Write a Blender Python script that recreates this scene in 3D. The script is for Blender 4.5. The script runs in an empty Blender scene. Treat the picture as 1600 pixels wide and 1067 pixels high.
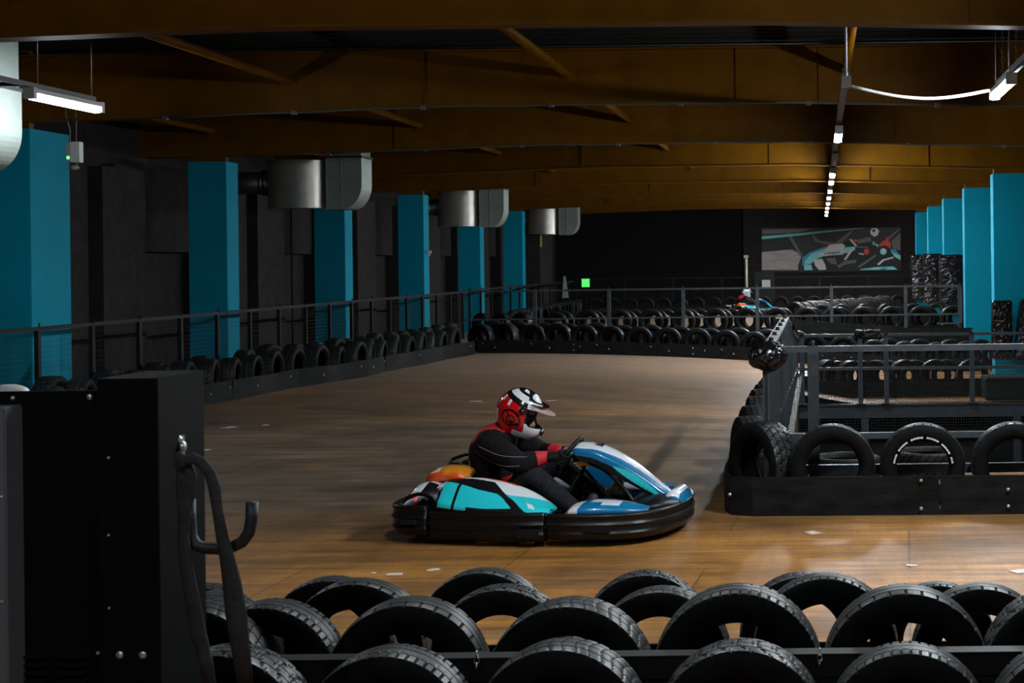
import bpy, bmesh, math, random
from mathutils import Vector, Matrix, Euler
random.seed(7)
PI = math.pi
scene = bpy.context.scene
COL = scene.collection

# ------------------------------------------------------------------ camera, world, exposure
F = 2250.0; VX = 1280.0; VY = 408.0; ROLL = 0.012; CAMH = 1.83
cam_data = bpy.data.cameras.new('camera')
cam_data.sensor_width = 36.0
cam_data.lens = F * 36.0 / 1600.0
cam_data.shift_x = -(VX - 800.0) / 1600.0
cam_data.shift_y = (VY - 533.5) / 1600.0
cam_data.clip_end = 200
cam_data.dof.use_dof = True
cam_data.dof.focus_distance = 11.0
cam_data.dof.aperture_fstop = 9.0
cam = bpy.data.objects.new('camera', cam_data)
COL.objects.link(cam)
cam.matrix_world = Matrix.Translation((0, 0, CAMH)) @ Matrix.Rotation(PI / 2, 4, 'X') @ Matrix.Rotation(-ROLL, 4, 'Z')
scene.camera = cam
world = bpy.data.worlds.new('world'); scene.world = world
world.use_nodes = True
bg = world.node_tree.nodes['Background']
bg.inputs[0].default_value = (0.6, 0.75, 0.9, 1); bg.inputs[1].default_value = 0.0
scene.view_settings.view_transform = 'Standard'
scene.view_settings.look = 'None'
scene.view_settings.gamma = 1.0
scene.view_settings.use_curve_mapping = False
scene.view_settings.exposure = 0.25
scene.cycles.use_denoising = True
scene.cycles.max_bounces = 6
scene.cycles.sample_clamp_indirect = 4.0
LAMP_W = 25.0          # watts of each ceiling tube
TUBE_E = 330.0          # how bright a tube's diffuser looks

def at(px, py, Y):
    """the point of the place seen at pixel px, py at depth Y"""
    dx = px - VX; dy = VY - py
    return Vector(((dx + ROLL * dy) * Y / F, Y, CAMH + (dy - ROLL * dx) * Y / F))
def on_floor(px, py, z=0.0):
    dx = px - VX; dy = VY - py
    Y = (z - CAMH) * F / (dy - ROLL * dx)
    return at(px, py, Y)

# ------------------------------------------------------------------ materials
MATS = {}
def mat(name, col, rough=0.5, metal=0.0, noise=0.0, nscale=8.0, bump=0.0, bscale=60.0, coat=0.0, emit=None, estr=0.0, spec=0.5, stretch=(1, 1, 1), alpha=1.0, trans=0.0):
    m = bpy.data.materials.new(name); m.use_nodes = True
    nt = m.node_tree; b = nt.nodes['Principled BSDF']
    b.inputs['Base Color'].default_value = (*col, 1)
    b.inputs['Roughness'].default_value = rough
    b.inputs['Metallic'].default_value = metal
    b.inputs['Coat Weight'].default_value = coat
    b.inputs['Specular IOR Level'].default_value = spec
    b.inputs['Alpha'].default_value = alpha
    b.inputs['Transmission Weight'].default_value = trans
    if emit:
        b.inputs['Emission Color'].default_value = (*emit, 1)
        b.inputs['Emission Strength'].default_value = estr
    if noise or bump:
        tc = nt.nodes.new('ShaderNodeTexCoord'); mp = nt.nodes.new('ShaderNodeMapping')
        mp.inputs['Scale'].default_value = stretch
        nt.links.new(tc.outputs['Object'], mp.inputs['Vector'])
    if noise:
        n = nt.nodes.new('ShaderNodeTexNoise'); n.inputs['Scale'].default_value = nscale; n.inputs['Detail'].default_value = 6
        nt.links.new(mp.outputs[0], n.inputs['Vector'])
        r = nt.nodes.new('ShaderNodeValToRGB')
        lo = tuple(c * (1 - noise) for c in col); hi = tuple(min(1, c * (1 + noise)) for c in col)
        r.color_ramp.elements[0].position = 0.3; r.color_ramp.elements[1].position = 0.7
        r.color_ramp.elements[0].color = (*lo, 1); r.color_ramp.elements[1].color = (*hi, 1)
        nt.links.new(n.outputs['Fac'], r.inputs[0]); nt.links.new(r.outputs[0], b.inputs['Base Color'])
    if bump:
        n2 = nt.nodes.new('ShaderNodeTexNoise'); n2.inputs['Scale'].default_value = bscale; n2.inputs['Detail'].default_value = 4
        nt.links.new(mp.outputs[0], n2.inputs['Vector'])
        bp = nt.nodes.new('ShaderNodeBump'); bp.inputs['Strength'].default_value = bump; bp.inputs['Distance'].default_value = 0.01
        nt.links.new(n2.outputs['Fac'], bp.inputs['Height']); nt.links.new(bp.outputs[0], b.inputs['Normal'])
    MATS[name] = m
    return m

mat('rubber', (0.006, 0.006, 0.0062), 0.6, noise=0.45, nscale=14, bump=0.15, bscale=90, spec=0.10)
mat('rubber_tread', (0.021, 0.022, 0.0225), 0.42, noise=0.45, nscale=14, bump=0.15, bscale=90, spec=0.5)
mat('rubber_highlit', (0.045, 0.045, 0.042), 0.5, noise=0.5, nscale=9, bump=0.2, bscale=70)  # paler rubber: highlights on the slanting tire roll put into its colour
mat('belt', (0.0095, 0.0092, 0.009), 0.65, spec=0.12, noise=0.6, nscale=5, bump=0.3, bscale=25, stretch=(1, 1, 3))
mat('turquoise', (0.0005, 0.25, 0.37), 0.7, spec=0.12, noise=0.06, nscale=2, bump=0.05, bscale=50)
mat('amber_steel', (0.122, 0.048, 0.0013), 0.5, spec=0.08, noise=0.18, nscale=3, bump=0.05, bscale=20)
mat('dark_wall', (0.032, 0.0265, 0.0255), 0.9, spec=0.1, noise=0.2, nscale=6, bump=0.2, bscale=30)
mat('dark_wall_b', (0.011, 0.0105, 0.011), 0.9, spec=0.1, noise=0.2, nscale=6)
mat('black_void', (0.006, 0.006, 0.006), 0.9)
mat('ceiling', (0.011, 0.0115, 0.011), 0.8, spec=0.2)
mat('galv', (0.50, 0.47, 0.42), 0.33, metal=0.72, noise=0.12, nscale=5, bump=0.03, bscale=12)
mat('galv_plate', (0.30, 0.34, 0.31), 0.5, metal=0.4, noise=0.10, nscale=3)
mat('galv_dark', (0.10, 0.10, 0.10), 0.4, metal=0.8)
mat('rail_steel', (0.060, 0.072, 0.085), 0.45, metal=0.3, noise=0.25, nscale=12, bump=0.1)
mat('rail_dark', (0.012, 0.012, 0.013), 0.6, spec=0.15, noise=0.2)
mat('plate_steel', (0.25, 0.25, 0.26), 0.45, metal=0.5, noise=0.15)
mat('net', (0.010, 0.011, 0.012), 0.8)
mat('bolt', (0.75, 0.78, 0.78), 0.3, metal=0.8)
mat('bolt_dark', (0.02, 0.02, 0.02), 0.5, metal=0.5)
mat('lamp_body', (0.45, 0.45, 0.45), 0.5)
mat('lamp_glow', (1, 1, 1), 0.5, emit=(0.86, 0.95, 1.0), estr=TUBE_E)
mat('cable_white', (0.36, 0.34, 0.33), 0.5)
mat('conduit', (0.10, 0.10, 0.095), 0.5, metal=0.4)
mat('chain', (0.35, 0.33, 0.30), 0.4, metal=0.8)
mat('chain_bright', (0.8, 0.8, 0.8), 0.25, metal=1.0)
mat('bag', (0.006, 0.006, 0.007), 0.16, bump=1.0, bscale=16, spec=0.7)
mat('tape', (0.010, 0.010, 0.011), 0.3, bump=0.9, bscale=30, spec=0.6)
mat('cabinet', (0.0042, 0.0042, 0.0043), 0.65, spec=0.08, noise=0.2, nscale=5)
mat('cabinet_grey', (0.13, 0.14, 0.16), 0.5)
mat('strap', (0.022, 0.022, 0.025), 0.75, noise=0.4, nscale=20, bump=0.4, bscale=60)
mat('hook', (0.018, 0.018, 0.022), 0.5, bump=0.2, bscale=150)
mat('white_plastic', (0.62, 0.63, 0.62), 0.4)
mat('grey_plastic', (0.35, 0.35, 0.34), 0.5)
mat('green_led', (0.1, 0.8, 0.1), 0.4, emit=(0.15, 1.0, 0.2), estr=2.5)
mat('green_sign', (0.1, 0.8, 0.1), 0.4, emit=(0.10, 0.75, 0.16), estr=0.9)
mat('red_led', (0.5, 0.02, 0.02), 0.4, emit=(1.0, 0.03, 0.02), estr=1.2)
mat('sand', (0.12, 0.09, 0.06), 0.8, noise=0.3, nscale=20)
mat('paper', (0.62, 0.52, 0.46), 0.6, noise=0.3, nscale=60)
mat('yellow', (0.55, 0.50, 0.12), 0.5)
mat('pole', (0.50, 0.46, 0.28), 0.5)
# kart and rider
mat('k_black', (0.006, 0.006, 0.0065), 0.38, bump=0.6, bscale=9, spec=0.35)
mat('k_matte', (0.009, 0.009, 0.0095), 0.55, spec=0.25)
mat('k_white', (0.72, 0.75, 0.80), 0.25, coat=0.5)
mat('k_turq', (0.02, 0.60, 0.66), 0.25, coat=0.5)
mat('k_blue', (0.005, 0.16, 0.36), 0.25, coat=0.5)
mat('k_orange', (0.85, 0.10, 0.015), 0.3, coat=0.3)
mat('k_amber', (0.62, 0.24, 0.02), 0.3, coat=0.3)
mat('k_metal', (0.5, 0.5, 0.5), 0.3, metal=1.0)
mat('k_seat', (0.012, 0.012, 0.012), 0.35)
mat('suit_black', (0.0075, 0.007, 0.008), 0.85, spec=0.15, noise=0.4, nscale=25, bump=0.4, bscale=35)
mat('suit_red', (0.52, 0.010, 0.020), 0.7, noise=0.15, nscale=20, bump=0.2)
mat('seam', (0.35, 0.36, 0.38), 0.7)
mat('jeans', (0.016, 0.0165, 0.020), 0.9, spec=0.15, noise=0.4, nscale=40, bump=0.5, bscale=30)
mat('glove', (0.008, 0.008, 0.009), 0.7, spec=0.2, bump=0.3)
mat('shoe', (0.24, 0.22, 0.18), 0.7)
mat('shoe_dark', (0.02, 0.02, 0.022), 0.6)
mat('skin', (0.42, 0.25, 0.18), 0.55)
mat('h_white', (0.75, 0.77, 0.80), 0.12, coat=1.0)
mat('h_red', (0.60, 0.008, 0.012), 0.15, coat=1.0)
mat('h_black', (0.008, 0.008, 0.009), 0.15, coat=1.0)
mat('visor', (0.75, 0.55, 0.55), 0.08, alpha=0.45, coat=0.5)
mat('m_black', (0.019, 0.019, 0.019), 0.6); mat('m_dark', (0.042, 0.040, 0.040), 0.6)
mat('m_road', (0.52, 0.45, 0.42), 0.6, noise=0.2, nscale=3, stretch=(1, 1, 6)); mat('m_grey', (0.190, 0.180, 0.171), 0.6)
mat('m_teal', (0.190, 0.627, 0.646), 0.6); mat('m_blue', (0.304, 0.900, 0.900), 0.6); mat('m_deep', (0.076, 0.380, 0.684), 0.6)
mat('m_white', (0.900, 0.900, 0.900), 0.6); mat('m_red', (0.900, 0.095, 0.057), 0.6); mat('m_green', (0.114, 0.570, 0.494), 0.6)

def floor_material():
    m = bpy.data.materials.new('plywood_track'); m.use_nodes = True
    nt = m.node_tree; N = nt.nodes; L = nt.links; b = N['Principled BSDF']
    tc = N.new('ShaderNodeTexCoord')
    def mp(sc, rot=0):
        x = N.new('ShaderNodeMapping'); x.inputs['Scale'].default_value = sc; x.inputs['Rotation'].default_value = (0, 0, rot)
        L.new(tc.outputs['Object'], x.inputs['Vector']); return x
    def noise(sc, scale, detail=6, rot=0, rough=0.6):
        x = N.new('ShaderNodeTexNoise'); x.inputs['Scale'].default_value = scale; x.inputs['Detail'].default_value = detail
        x.inputs['Roughness'].default_value = rough
        L.new(mp(sc, rot).outputs[0], x.inputs['Vector']); return x
    def ramp(src, p0, p1, c0=(0, 0, 0, 1), c1=(1, 1, 1, 1)):
        r = N.new('ShaderNodeValToRGB'); e = r.color_ramp.elements
        e[0].position = p0; e[1].position = p1; e[0].color = c0; e[1].color = c1
        L.new(src, r.inputs[0]); return r
    def mix(f, a, bb, mode='MIX'):
        x = N.new('ShaderNodeMixRGB'); x.blend_type = mode
        for i, s in ((0, f), (1, a), (2, bb)):
            if isinstance(s, (int, float)): x.inputs[i].default_value = s
            elif isinstance(s, tuple): x.inputs[i].default_value = s
            else: L.new(s, x.inputs[i])
        return x
    grain = noise((0.6, 6, 1), 5.0, 8, 0.1)
    wood = ramp(grain.outputs[0], 0.25, 0.75, (0.32, 0.122, 0.012, 1), (0.62, 0.27, 0.040, 1))
    # worn rubber laid down along the racing line
    wear = noise((0.45, 1.0, 1), 0.55, 5, 0.25)
    wf = ramp(wear.outputs[0], 0.38, 0.62)
    streak = noise((0.35, 5.0, 1), 2.2, 7, -0.12)
    sf = ramp(streak.outputs[0], 0.30, 0.75)
    streak2 = noise((0.5, 9.0, 1), 2.0, 6, 0.45)
    sf2 = ramp(streak2.outputs[0], 0.35, 0.72)
    # where the racing line lies: a soft band over the middle of the bend
    sep = N.new('ShaderNodeSeparateXYZ'); L.new(tc.outputs['Object'], sep.inputs[0])
    def rng(src, a, bb):
        r = N.new('ShaderNodeMapRange'); r.interpolation_type = 'SMOOTHSTEP'
        r.inputs['From Min'].default_value = a; r.inputs['From Max'].default_value = bb
        L.new(src, r.inputs['Value']); return r
    y_in = rng(sep.outputs['Y'], 9.2, 11.5); y_out = rng(sep.outputs['Y'], 25.0, 15.0)
    x_in = rng(sep.outputs['X'], 2.2, -1.2)
    def mul(a, bb):
        x = N.new('ShaderNodeMath'); x.operation = 'MULTIPLY'
        L.new(a, x.inputs[0])
        if isinstance(bb, (int, float)): x.inputs[1].default_value = bb
        else: L.new(bb, x.inputs[1])
        return x
    def add(a, bb):
        x = N.new('ShaderNodeMath'); x.operation = 'ADD'; x.use_clamp = True
        L.new(a, x.inputs[0])
        if isinstance(bb, (int, float)): x.inputs[1].default_value = bb
        else: L.new(bb, x.inputs[1])
        return x
    band = mul(mul(y_in.outputs[0], y_out.outputs[0]).outputs[0], x_in.outputs[0])
    xl = rng(sep.outputs['X'], -1.2, -4.0)
    base_w = add(mul(band.outputs[0], 0.70).outputs[0], mul(xl.outputs[0], 0.18).outputs[0])
    rub = add(mul(base_w.outputs[0], 0.9).outputs[0], mul(mul(wf.outputs[0], sf.outputs[0]).outputs[0], 0.55).outputs[0])
    rub2 = add(rub.outputs[0], mul(sf2.outputs[0], 0.12).outputs[0])
    c1 = mix(mul(rub2.outputs[0], 0.88).outputs[0], wood.outputs[0], (0.195, 0.150, 0.112, 1))
    dk = mix(mul(mul(sf.outputs[0], sf2.outputs[0]).outputs[0], 0.85).outputs[0], c1.outputs[0], (0.050, 0.042, 0.035, 1))
    # pale scuffs
    scf = noise((1.2, 14, 1), 3.0, 8, 0.2, 0.75)
    sc = ramp(scf.outputs[0], 0.60, 0.74)
    c2 = mix(mul(sc.outputs[0], 0.5).outputs[0], dk.outputs[0], (0.42, 0.30, 0.22, 1))
    # board seams 2.44 x 1.22
    br = N.new('ShaderNodeTexBrick'); br.inputs['Scale'].default_value = 1.0
    br.inputs['Brick Width'].default_value = 2.44; br.inputs['Row Height'].default_value = 1.22; br.inputs['Mortar Size'].default_value = 0.006
    br.inputs['Color1'].default_value = (1, 1, 1, 1); br.inputs['Color2'].default_value = (0.78, 0.78, 0.80, 1); br.inputs['Mortar'].default_value = (0.35, 0.33, 0.3, 1)
    L.new(mp((1, 1, 1), 0.06).outputs[0], br.inputs['Vector'])
    c3 = mix(1.0, c2.outputs[0], br.outputs['Color'], 'MULTIPLY')
    # handled, dirty patches and scrubbed ones
    pt = noise((0.7, 1.3, 1), 0.9, 7, 0.5, 0.7); pr = ramp(pt.outputs[0], 0.33, 0.68, (0.42, 0.42, 0.44, 1), (1.45, 1.42, 1.38, 1))
    c4 = mix(1.0, c3.outputs[0], pr.outputs[0], 'MULTIPLY')
    ln = noise((0.25, 4.0, 1), 1.6, 9, -0.05, 0.78); lr = ramp(ln.outputs[0], 0.34, 0.66, (0.55, 0.53, 0.52, 1), (1.30, 1.30, 1.30, 1))
    c5 = mix(1.0, c4.outputs[0], lr.outputs[0], 'MULTIPLY')
    ln2 = noise((5.0, 0.5, 1), 1.3, 8, 0.35, 0.8); lr2 = ramp(ln2.outputs[0], 0.36, 0.64, (0.78, 0.77, 0.76, 1), (1.14, 1.14, 1.14, 1))
    c6 = mix(1.0, c5.outputs[0], lr2.outputs[0], 'MULTIPLY')
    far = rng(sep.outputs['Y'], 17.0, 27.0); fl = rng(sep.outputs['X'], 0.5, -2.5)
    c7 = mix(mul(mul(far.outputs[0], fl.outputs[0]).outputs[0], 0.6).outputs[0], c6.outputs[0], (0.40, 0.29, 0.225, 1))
    sp = noise((1.0, 2.2, 1), 38, 3, 0.1, 0.7); spr = ramp(sp.outputs[0], 0.3, 0.7, (0.72, 0.72, 0.72, 1), (1.26, 1.26, 1.26, 1))
    c8 = mix(1.0, c7.outputs[0], spr.outputs[0], 'MULTIPLY')
    s1 = noise((0.35, 26, 1), 1.4, 6, 0.03, 0.7); s1r = ramp(s1.outputs[0], 0.62, 0.70)
    s2 = noise((0.30, 22, 1), 1.1, 6, 1.05, 0.7); s2r = ramp(s2.outputs[0], 0.66, 0.72)
    s3 = noise((0.35, 24, 1), 1.2, 6, -0.35, 0.7); s3r = ramp(s3.outputs[0], 0.64, 0.71)
    sa = add(add(mul(s1r.outputs[0], 0.45).outputs[0], mul(s2r.outputs[0], 0.5).outputs[0]).outputs[0], mul(s3r.outputs[0], 0.4).outputs[0])
    c9 = mix(sa.outputs[0], c8.outputs[0], (0.46, 0.33, 0.24, 1))
    d1 = noise((0.4, 20, 1), 1.3, 6, 0.12, 0.75); d1r = ramp(d1.outputs[0], 0.60, 0.70)
    c10 = mix(mul(d1r.outputs[0], 0.6).outputs[0], c9.outputs[0], (0.05, 0.04, 0.033, 1))
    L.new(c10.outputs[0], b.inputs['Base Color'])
    rr = ramp(streak.outputs[0], 0.2, 0.8, (0.38, 0.38, 0.38, 1), (0.55, 0.55, 0.55, 1))
    L.new(rr.outputs[0], b.inputs['Roughness'])
    bp = N.new('ShaderNodeBump'); bp.inputs['Strength'].default_value = 0.25; bp.inputs['Distance'].default_value = 0.01
    L.new(streak2.outputs[0], bp.inputs['Height']); L.new(bp.outputs[0], b.inputs['Normal'])
    MATS['plywood_track'] = m
floor_material()

# ------------------------------------------------------------------ mesh building
class MB:
    def __init__(s): s.v = []; s.f = []; s.m = []; s.sm = []
    def add(s, vs, fs, mi=0, smooth=False):
        o = len(s.v); s.v += [tuple(v) for v in vs]
        for i, f in enumerate(fs):
            s.f.append([o + k for k in f]); s.m.append(mi if isinstance(mi, int) else mi[i]); s.sm.append(smooth)
        return s
    def box(s, x0, x1, y0, y1, z0, z1, mi=0, bev=0.0):
        if bev:
            bm = bmesh.new(); bmesh.ops.create_cube(bm, size=1)
            for v in bm.verts: v.co = Vector(((x0 + x1) / 2 + v.co.x * (x1 - x0), (y0 + y1) / 2 + v.co.y * (y1 - y0), (z0 + z1) / 2 + v.co.z * (z1 - z0)))
            bmesh.ops.bevel(bm, geom=bm.edges[:], offset=bev, segments=2, affect='EDGES')
            bm.verts.index_update()
            s.add([v.co for v in bm.verts], [[v.index for v in f.verts] for f in bm.faces], mi); bm.free(); return s
        vs = [(x, y, z) for x in (x0, x1) for y in (y0, y1) for z in (z0, z1)]
        return s.add(vs, [(0, 1, 3, 2), (4, 6, 7, 5), (0, 4, 5, 1), (2, 3, 7, 6), (0, 2, 6, 4), (1, 5, 7, 3)], mi)
    def bar(s, p0, p1, w, h=None, mi=0, up=(0, 0, 1)):
        h = w if h is None else h
        p0 = Vector(p0); p1 = Vector(p1); d = (p1 - p0).normalized(); up = Vector(up)
        if abs(d.dot(up)) > 0.95: up = Vector((0, 1, 0))
        a = d.cross(up).normalized(); b = a.cross(d).normalized()
        vs = [p + a * (i * w / 2) + b * (j * h / 2) for p in (p0, p1) for i, j in ((-1, -1), (1, -1), (1, 1), (-1, 1))]
        return s.add(vs, [(3, 2, 1, 0), (4, 5, 6, 7), (0, 1, 5, 4), (1, 2, 6, 5), (2, 3, 7, 6), (3, 0, 4, 7)], mi)
    def tube(s, pts, r, seg=10, mi=0, smooth=True, flat=None):
        pts = [Vector(p) for p in pts]; n = len(pts)
        rs = r if isinstance(r, (list, tuple)) else [r] * n
        vs = []; prev = None
        for i, p in enumerate(pts):
            d = (pts[min(i + 1, n - 1)] - pts[max(i - 1, 0)]).normalized()
            if prev is None:
                a = d.orthogonal().normalized() if flat is None else Vector(flat)
            else: a = prev
            a = (a - d * a.dot(d)); a = a.normalized() if a.length > 1e-6 else d.orthogonal().normalized()
            prev = a; b = d.cross(a)
            for k in range(seg):
                t = 2 * PI * k / seg
                vs.append(p + (a * math.cos(t) + b * math.sin(t) * 1.0) * rs[i])
        fs = [(i * seg + k, i * seg + (k + 1) % seg, (i + 1) * seg + (k + 1) % seg, (i + 1) * seg + k) for i in range(n - 1) for k in range(seg)]
        fs += [tuple(reversed(range(seg))), tuple((n - 1) * seg + k for k in range(seg))]
        return s.add(vs, fs, mi, smooth)
    def cyl(s, p0, p1, r, seg=16, mi=0, smooth=True): return s.tube([p0, p1], r, seg, mi, smooth)
    def ball(s, c, rx, ry=None, rz=None, mi=0, nu=20, nv=12, smooth=True, fn=None):
        ry = rx if ry is None else ry; rz = rx if rz is None else rz; c = Vector(c)
        vs = [c + Vector((0, 0, rz))]
        for j in range(1, nv):
            ph = PI * j / nv
            for i in range(nu):
                th = 2 * PI * i / nu
                vs.append(c + Vector((rx * math.sin(ph) * math.cos(th), ry * math.sin(ph) * math.sin(th), rz * math.cos(ph))))
        vs.append(c - Vector((0, 0, rz)))
        if fn: vs = [fn(v) for v in vs]
        fs = [(0, 1 + i, 1 + (i + 1) % nu) for i in range(nu)]
        fs += [(1 + j * nu + i, 1 + (j + 1) * nu + i, 1 + (j + 1) * nu + (i + 1) % nu, 1 + j * nu + (i + 1) % nu) for j in range(nv - 2) for i in range(nu)]
        l = len(vs) - 1; o = 1 + (nv - 2) * nu
        fs += [(l, o + (i + 1) % nu, o + i) for i in range(nu)]
        return s.add(vs, fs, mi, smooth)
    def prism(s, poly, axis, a0, a1, mi=0, smooth=False):
        """poly in the two other axes' order, extruded along axis from a0 to a1"""
        def P(u, w, a): return {0: (a, u, w), 1: (u, a, w), 2: (u, w, a)}[axis]
        n = len(poly)
        vs = [P(u, w, a0) for u, w in poly] + [P(u, w, a1) for u, w in poly]
        fs = [tuple(range(n)), tuple(reversed(range(n, 2 * n)))] + [(i, i + n, (i + 1) % n + n, (i + 1) % n) for i in range(n)]
        return s.add(vs, fs, mi, smooth)
    def quad(s, a, b, c, d, mi=0): return s.add([a, b, c, d], [(0, 1, 2, 3)], mi)
    def grid(s, P, nu, nv, mi=0, smooth=True, thick=0.0):
        vs = [P(i / nu, j / nv) for i in range(nu + 1) for j in range(nv + 1)]
        fs = [(i * (nv + 1) + j, (i + 1) * (nv + 1) + j, (i + 1) * (nv + 1) + j + 1, i * (nv + 1) + j + 1) for i in range(nu) for j in range(nv)]
        return s.add(vs, fs, mi, smooth)
    def mesh(s, name, mats):
        me = bpy.data.meshes.new(name); me.from_pydata(s.v, [], s.f)
        for m in (mats if isinstance(mats, (list, tuple)) else [mats]): me.materials.append(MATS[m])
        me.polygons.foreach_set('material_index', s.m); me.polygons.foreach_set('use_smooth', s.sm)
        me.update()
        bm = bmesh.new(); bm.from_mesh(me); bmesh.ops.recalc_face_normals(bm, faces=bm.faces); bm.to_mesh(me); bm.free()
        return me
    def build(s, name, mats, parent=None, label=None):
        o = bpy.data.objects.new(name, s.mesh(name, mats)); COL.objects.link(o)
        if parent is not None: o.parent = parent
        if label: o['label'] = label
        return o
def B(*a, **k): return MB().box(*a, **k)

def tag(o, label=None, cat=None, group=None, kind=None):
    if label: o['label'] = label
    if cat: o['category'] = cat
    if group: o['group'] = group
    if kind: o['kind'] = kind
    return o
def thing(name, label, cat, loc=(0, 0, 0), rz=0.0, group=None, kind=None):
    o = bpy.data.objects.new(name, None); COL.objects.link(o); o.location = loc; o.rotation_euler = (0, 0, rz)
    o.empty_display_size = 0.1
    return tag(o, label, cat, group, kind)
def kids(o): return [c for c in COL.objects if c.parent == o]
def copy_tree(o, parent=None):
    c = o.copy(); COL.objects.link(c)
    if parent is not None: c.parent = parent
    for ch in kids(o):
        if ch != c: copy_tree(ch, c)
    return c
ORD = ['first', 'second', 'third', 'fourth', 'fifth', 'sixth', 'seventh', 'eighth', 'ninth', 'tenth', 'eleventh', 'twelfth', 'thirteenth', 'fourteenth',
       'fifteenth', 'sixteenth', 'seventeenth', 'eighteenth', 'nineteenth']
TENS = {2: 'twenty', 3: 'thirty', 4: 'forty', 5: 'fifty', 6: 'sixty', 7: 'seventy'}
TENTH = {2: 'twentieth', 3: 'thirtieth', 4: 'fortieth', 5: 'fiftieth', 6: 'sixtieth', 7: 'seventieth'}
def ordn(i):
    """0 -> first"""
    if i < 19: return ORD[i]
    n = i + 1
    return TENTH[n // 10] if n % 10 == 0 else TENS[n // 10] + '-' + ORD[n % 10 - 1]
def sstep(a, b, x):
    t = max(0.0, min(1.0, (x - a) / (b - a))); return t * t * (3 - 2 * t)

# ------------------------------------------------------------------ the setting
XL, XR = -9.25, 3.41            # aisle faces of the two column rows
S = 5.6; Y0 = 11.3              # bay length, first beam
def zf(x, y):                   # the plywood track dips towards the far right corner
    a = max(0.0, min(1.0, (x + 7.5) / 9.5)) ** 1.8
    b = sstep(-1.5, 0.3, x) * (1 - sstep(27.0, 29.5, y))
    return -0.5 * max(a, b) * sstep(13.0, 22.0, y) * (1 - sstep(33.0, 36.0, y))
HX0, HX1, HY0, HY1 = -0.36, 4.6, 12.9, 23.6      # opening in the deck inside the island
def build_floor():
    xs = [-11.0 + 0.5 * i for i in range(22)] + [HX0, 0.5, 1.0, 1.5, 2.0, 2.5, 3.0, 3.5, 4.0, HX1]
    ys = [0.0 + 0.8 * i for i in range(17)] + [HY0, 13.4, 14.0] + [14.8 + 0.8 * i for i in range(11)] + [HY1] + [24.4 + 0.8 * i for i in range(40)] + [56.4]
    xs = sorted(set(round(x, 3) for x in xs)); ys = sorted(set(round(y, 3) for y in ys))
    m = MB(); n = len(ys)
    vs = [(x, y, zf(x, y)) for x in xs for y in ys]; fs = []
    for i in range(len(xs) - 1):
        for j in range(n - 1):
            cx = (xs[i] + xs[i + 1]) / 2; cy = (ys[j] + ys[j + 1]) / 2
            if HX0 < cx < HX1 and HY0 < cy < HY1: continue
            fs.append((i * n + j, (i + 1) * n + j, (i + 1) * n + j + 1, i * n + j + 1))
    m.add(vs, fs, 0, True)
    return m.build('floor', 'plywood_track')
tag(build_floor(), kind='structure')
lo = MB(); lo.box(HX0 - 2, HX1, HY0 - 3, HY1 + 3, -2.7, -2.6)
tag(lo.build('floor_lower', 'black_void'), kind='structure')
pw = MB(); pw.box(HX0 - 0.06, HX0, HY0 - .1, HY1, -2.6, -0.22); pw.box(HX0, HX1, HY0 - 0.06, HY0, -2.6, -0.02)
pw.box(HX0, HX1, HY1 + 0.5, HY1 + 0.56, -2.6, -1.0)
tag(pw.build('wall_pit', 'black_void'), kind='structure')
ed = MB()
for z0, z1, yy in ((-0.54, -0.51, .16), (-0.74, -0.71, .16)): ed.box(HX0, HX1, HY1 - 0.1, HY1 - .1 + yy, z0, z1)
ed.box(HX0, HX1, HY1 - 0.05, HY1 - 0.035, -0.72, -0.52)
for x in (0.72, 3.2): ed.box(x - .06, x + .06, HY1 - .08, HY1 + .04, -2.6, -0.74)
tag(ed.build('trim_1', 'rail_steel'), kind='structure')

# ceiling: corrugated deck
cm = MB(); pts = []
x = -11.0; k = 0
while x < 5.0:
    pts += [(x, 4.42), (x + 0.07, 4.42), (x + 0.10, 4.48), (x + 0.17, 4.48)]; x += 0.20
n = len(pts)
# ridges run across the hall, so the profile is laid along Y
pts = []; y = 0.0
while y < 56.4:
    pts += [(y, 4.42), (y + 0.10, 4.42), (y + 0.14, 4.48), (y + 0.24, 4.48)]; y += 0.28
vs = [(-11.0, a, b) for a, b in pts] + [(5.0, a, b) for a, b in pts]; n = len(pts)
cm.add(vs, [(i, i + 1, i + 1 + n, i + n) for i in range(n - 1)])
cm.box(-11, 5, 0, 56.5, 4.6, 4.65)
tag(cm.build('ceiling', 'ceiling'), kind='structure')

# walls
wl = MB()
wl.box(-10.75, -10.6, 0, 56.4, -0.05, 4.6)
for k in range(9):                # recessed bays: block piers between the columns
    yy = Y0 + S * k
    wl.box(-10.6, -10.25, yy + 1.5, yy + 3.3, -0.0, 3.3)
    wl.box(-10.6, -10.1, yy + 3.42, yy + 4.7, -0.0, 3.3)
    wl.box(-10.6, -10.42, yy - 1.2, yy + 1.5, 2.1, 3.4)
tag(wl.build('wall_left', 'dark_wall'), kind='structure')
tag(B(4.6, 4.75, 0, 56.4, -2.7, 4.6).build('wall_right', 'dark_wall'), kind='structure')
wf = MB(); wf.box(-10.75, 4.75, 56.3, 56.45, -0.05, 4.6)
wf.box(-2.95, 4.6, 56.15, 56.3, 0, 4.6, 1); wf.box(-2.2, 3.3, 56.05, 56.15, 0, 1.3, 1)
tag(wf.build('wall_back', ['dark_wall_b', 'dark_wall']), kind='structure')
tag(B(-10.75, 4.75, -0.15, -0.0, -0.05, 4.6).build('wall_front', 'dark_wall'), kind='structure')
tag(B(-10.4, -9.3, 48.0, 50.2, 0, 3.4).build('wall_buttress', 'dark_wall'), kind='structure')
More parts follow.
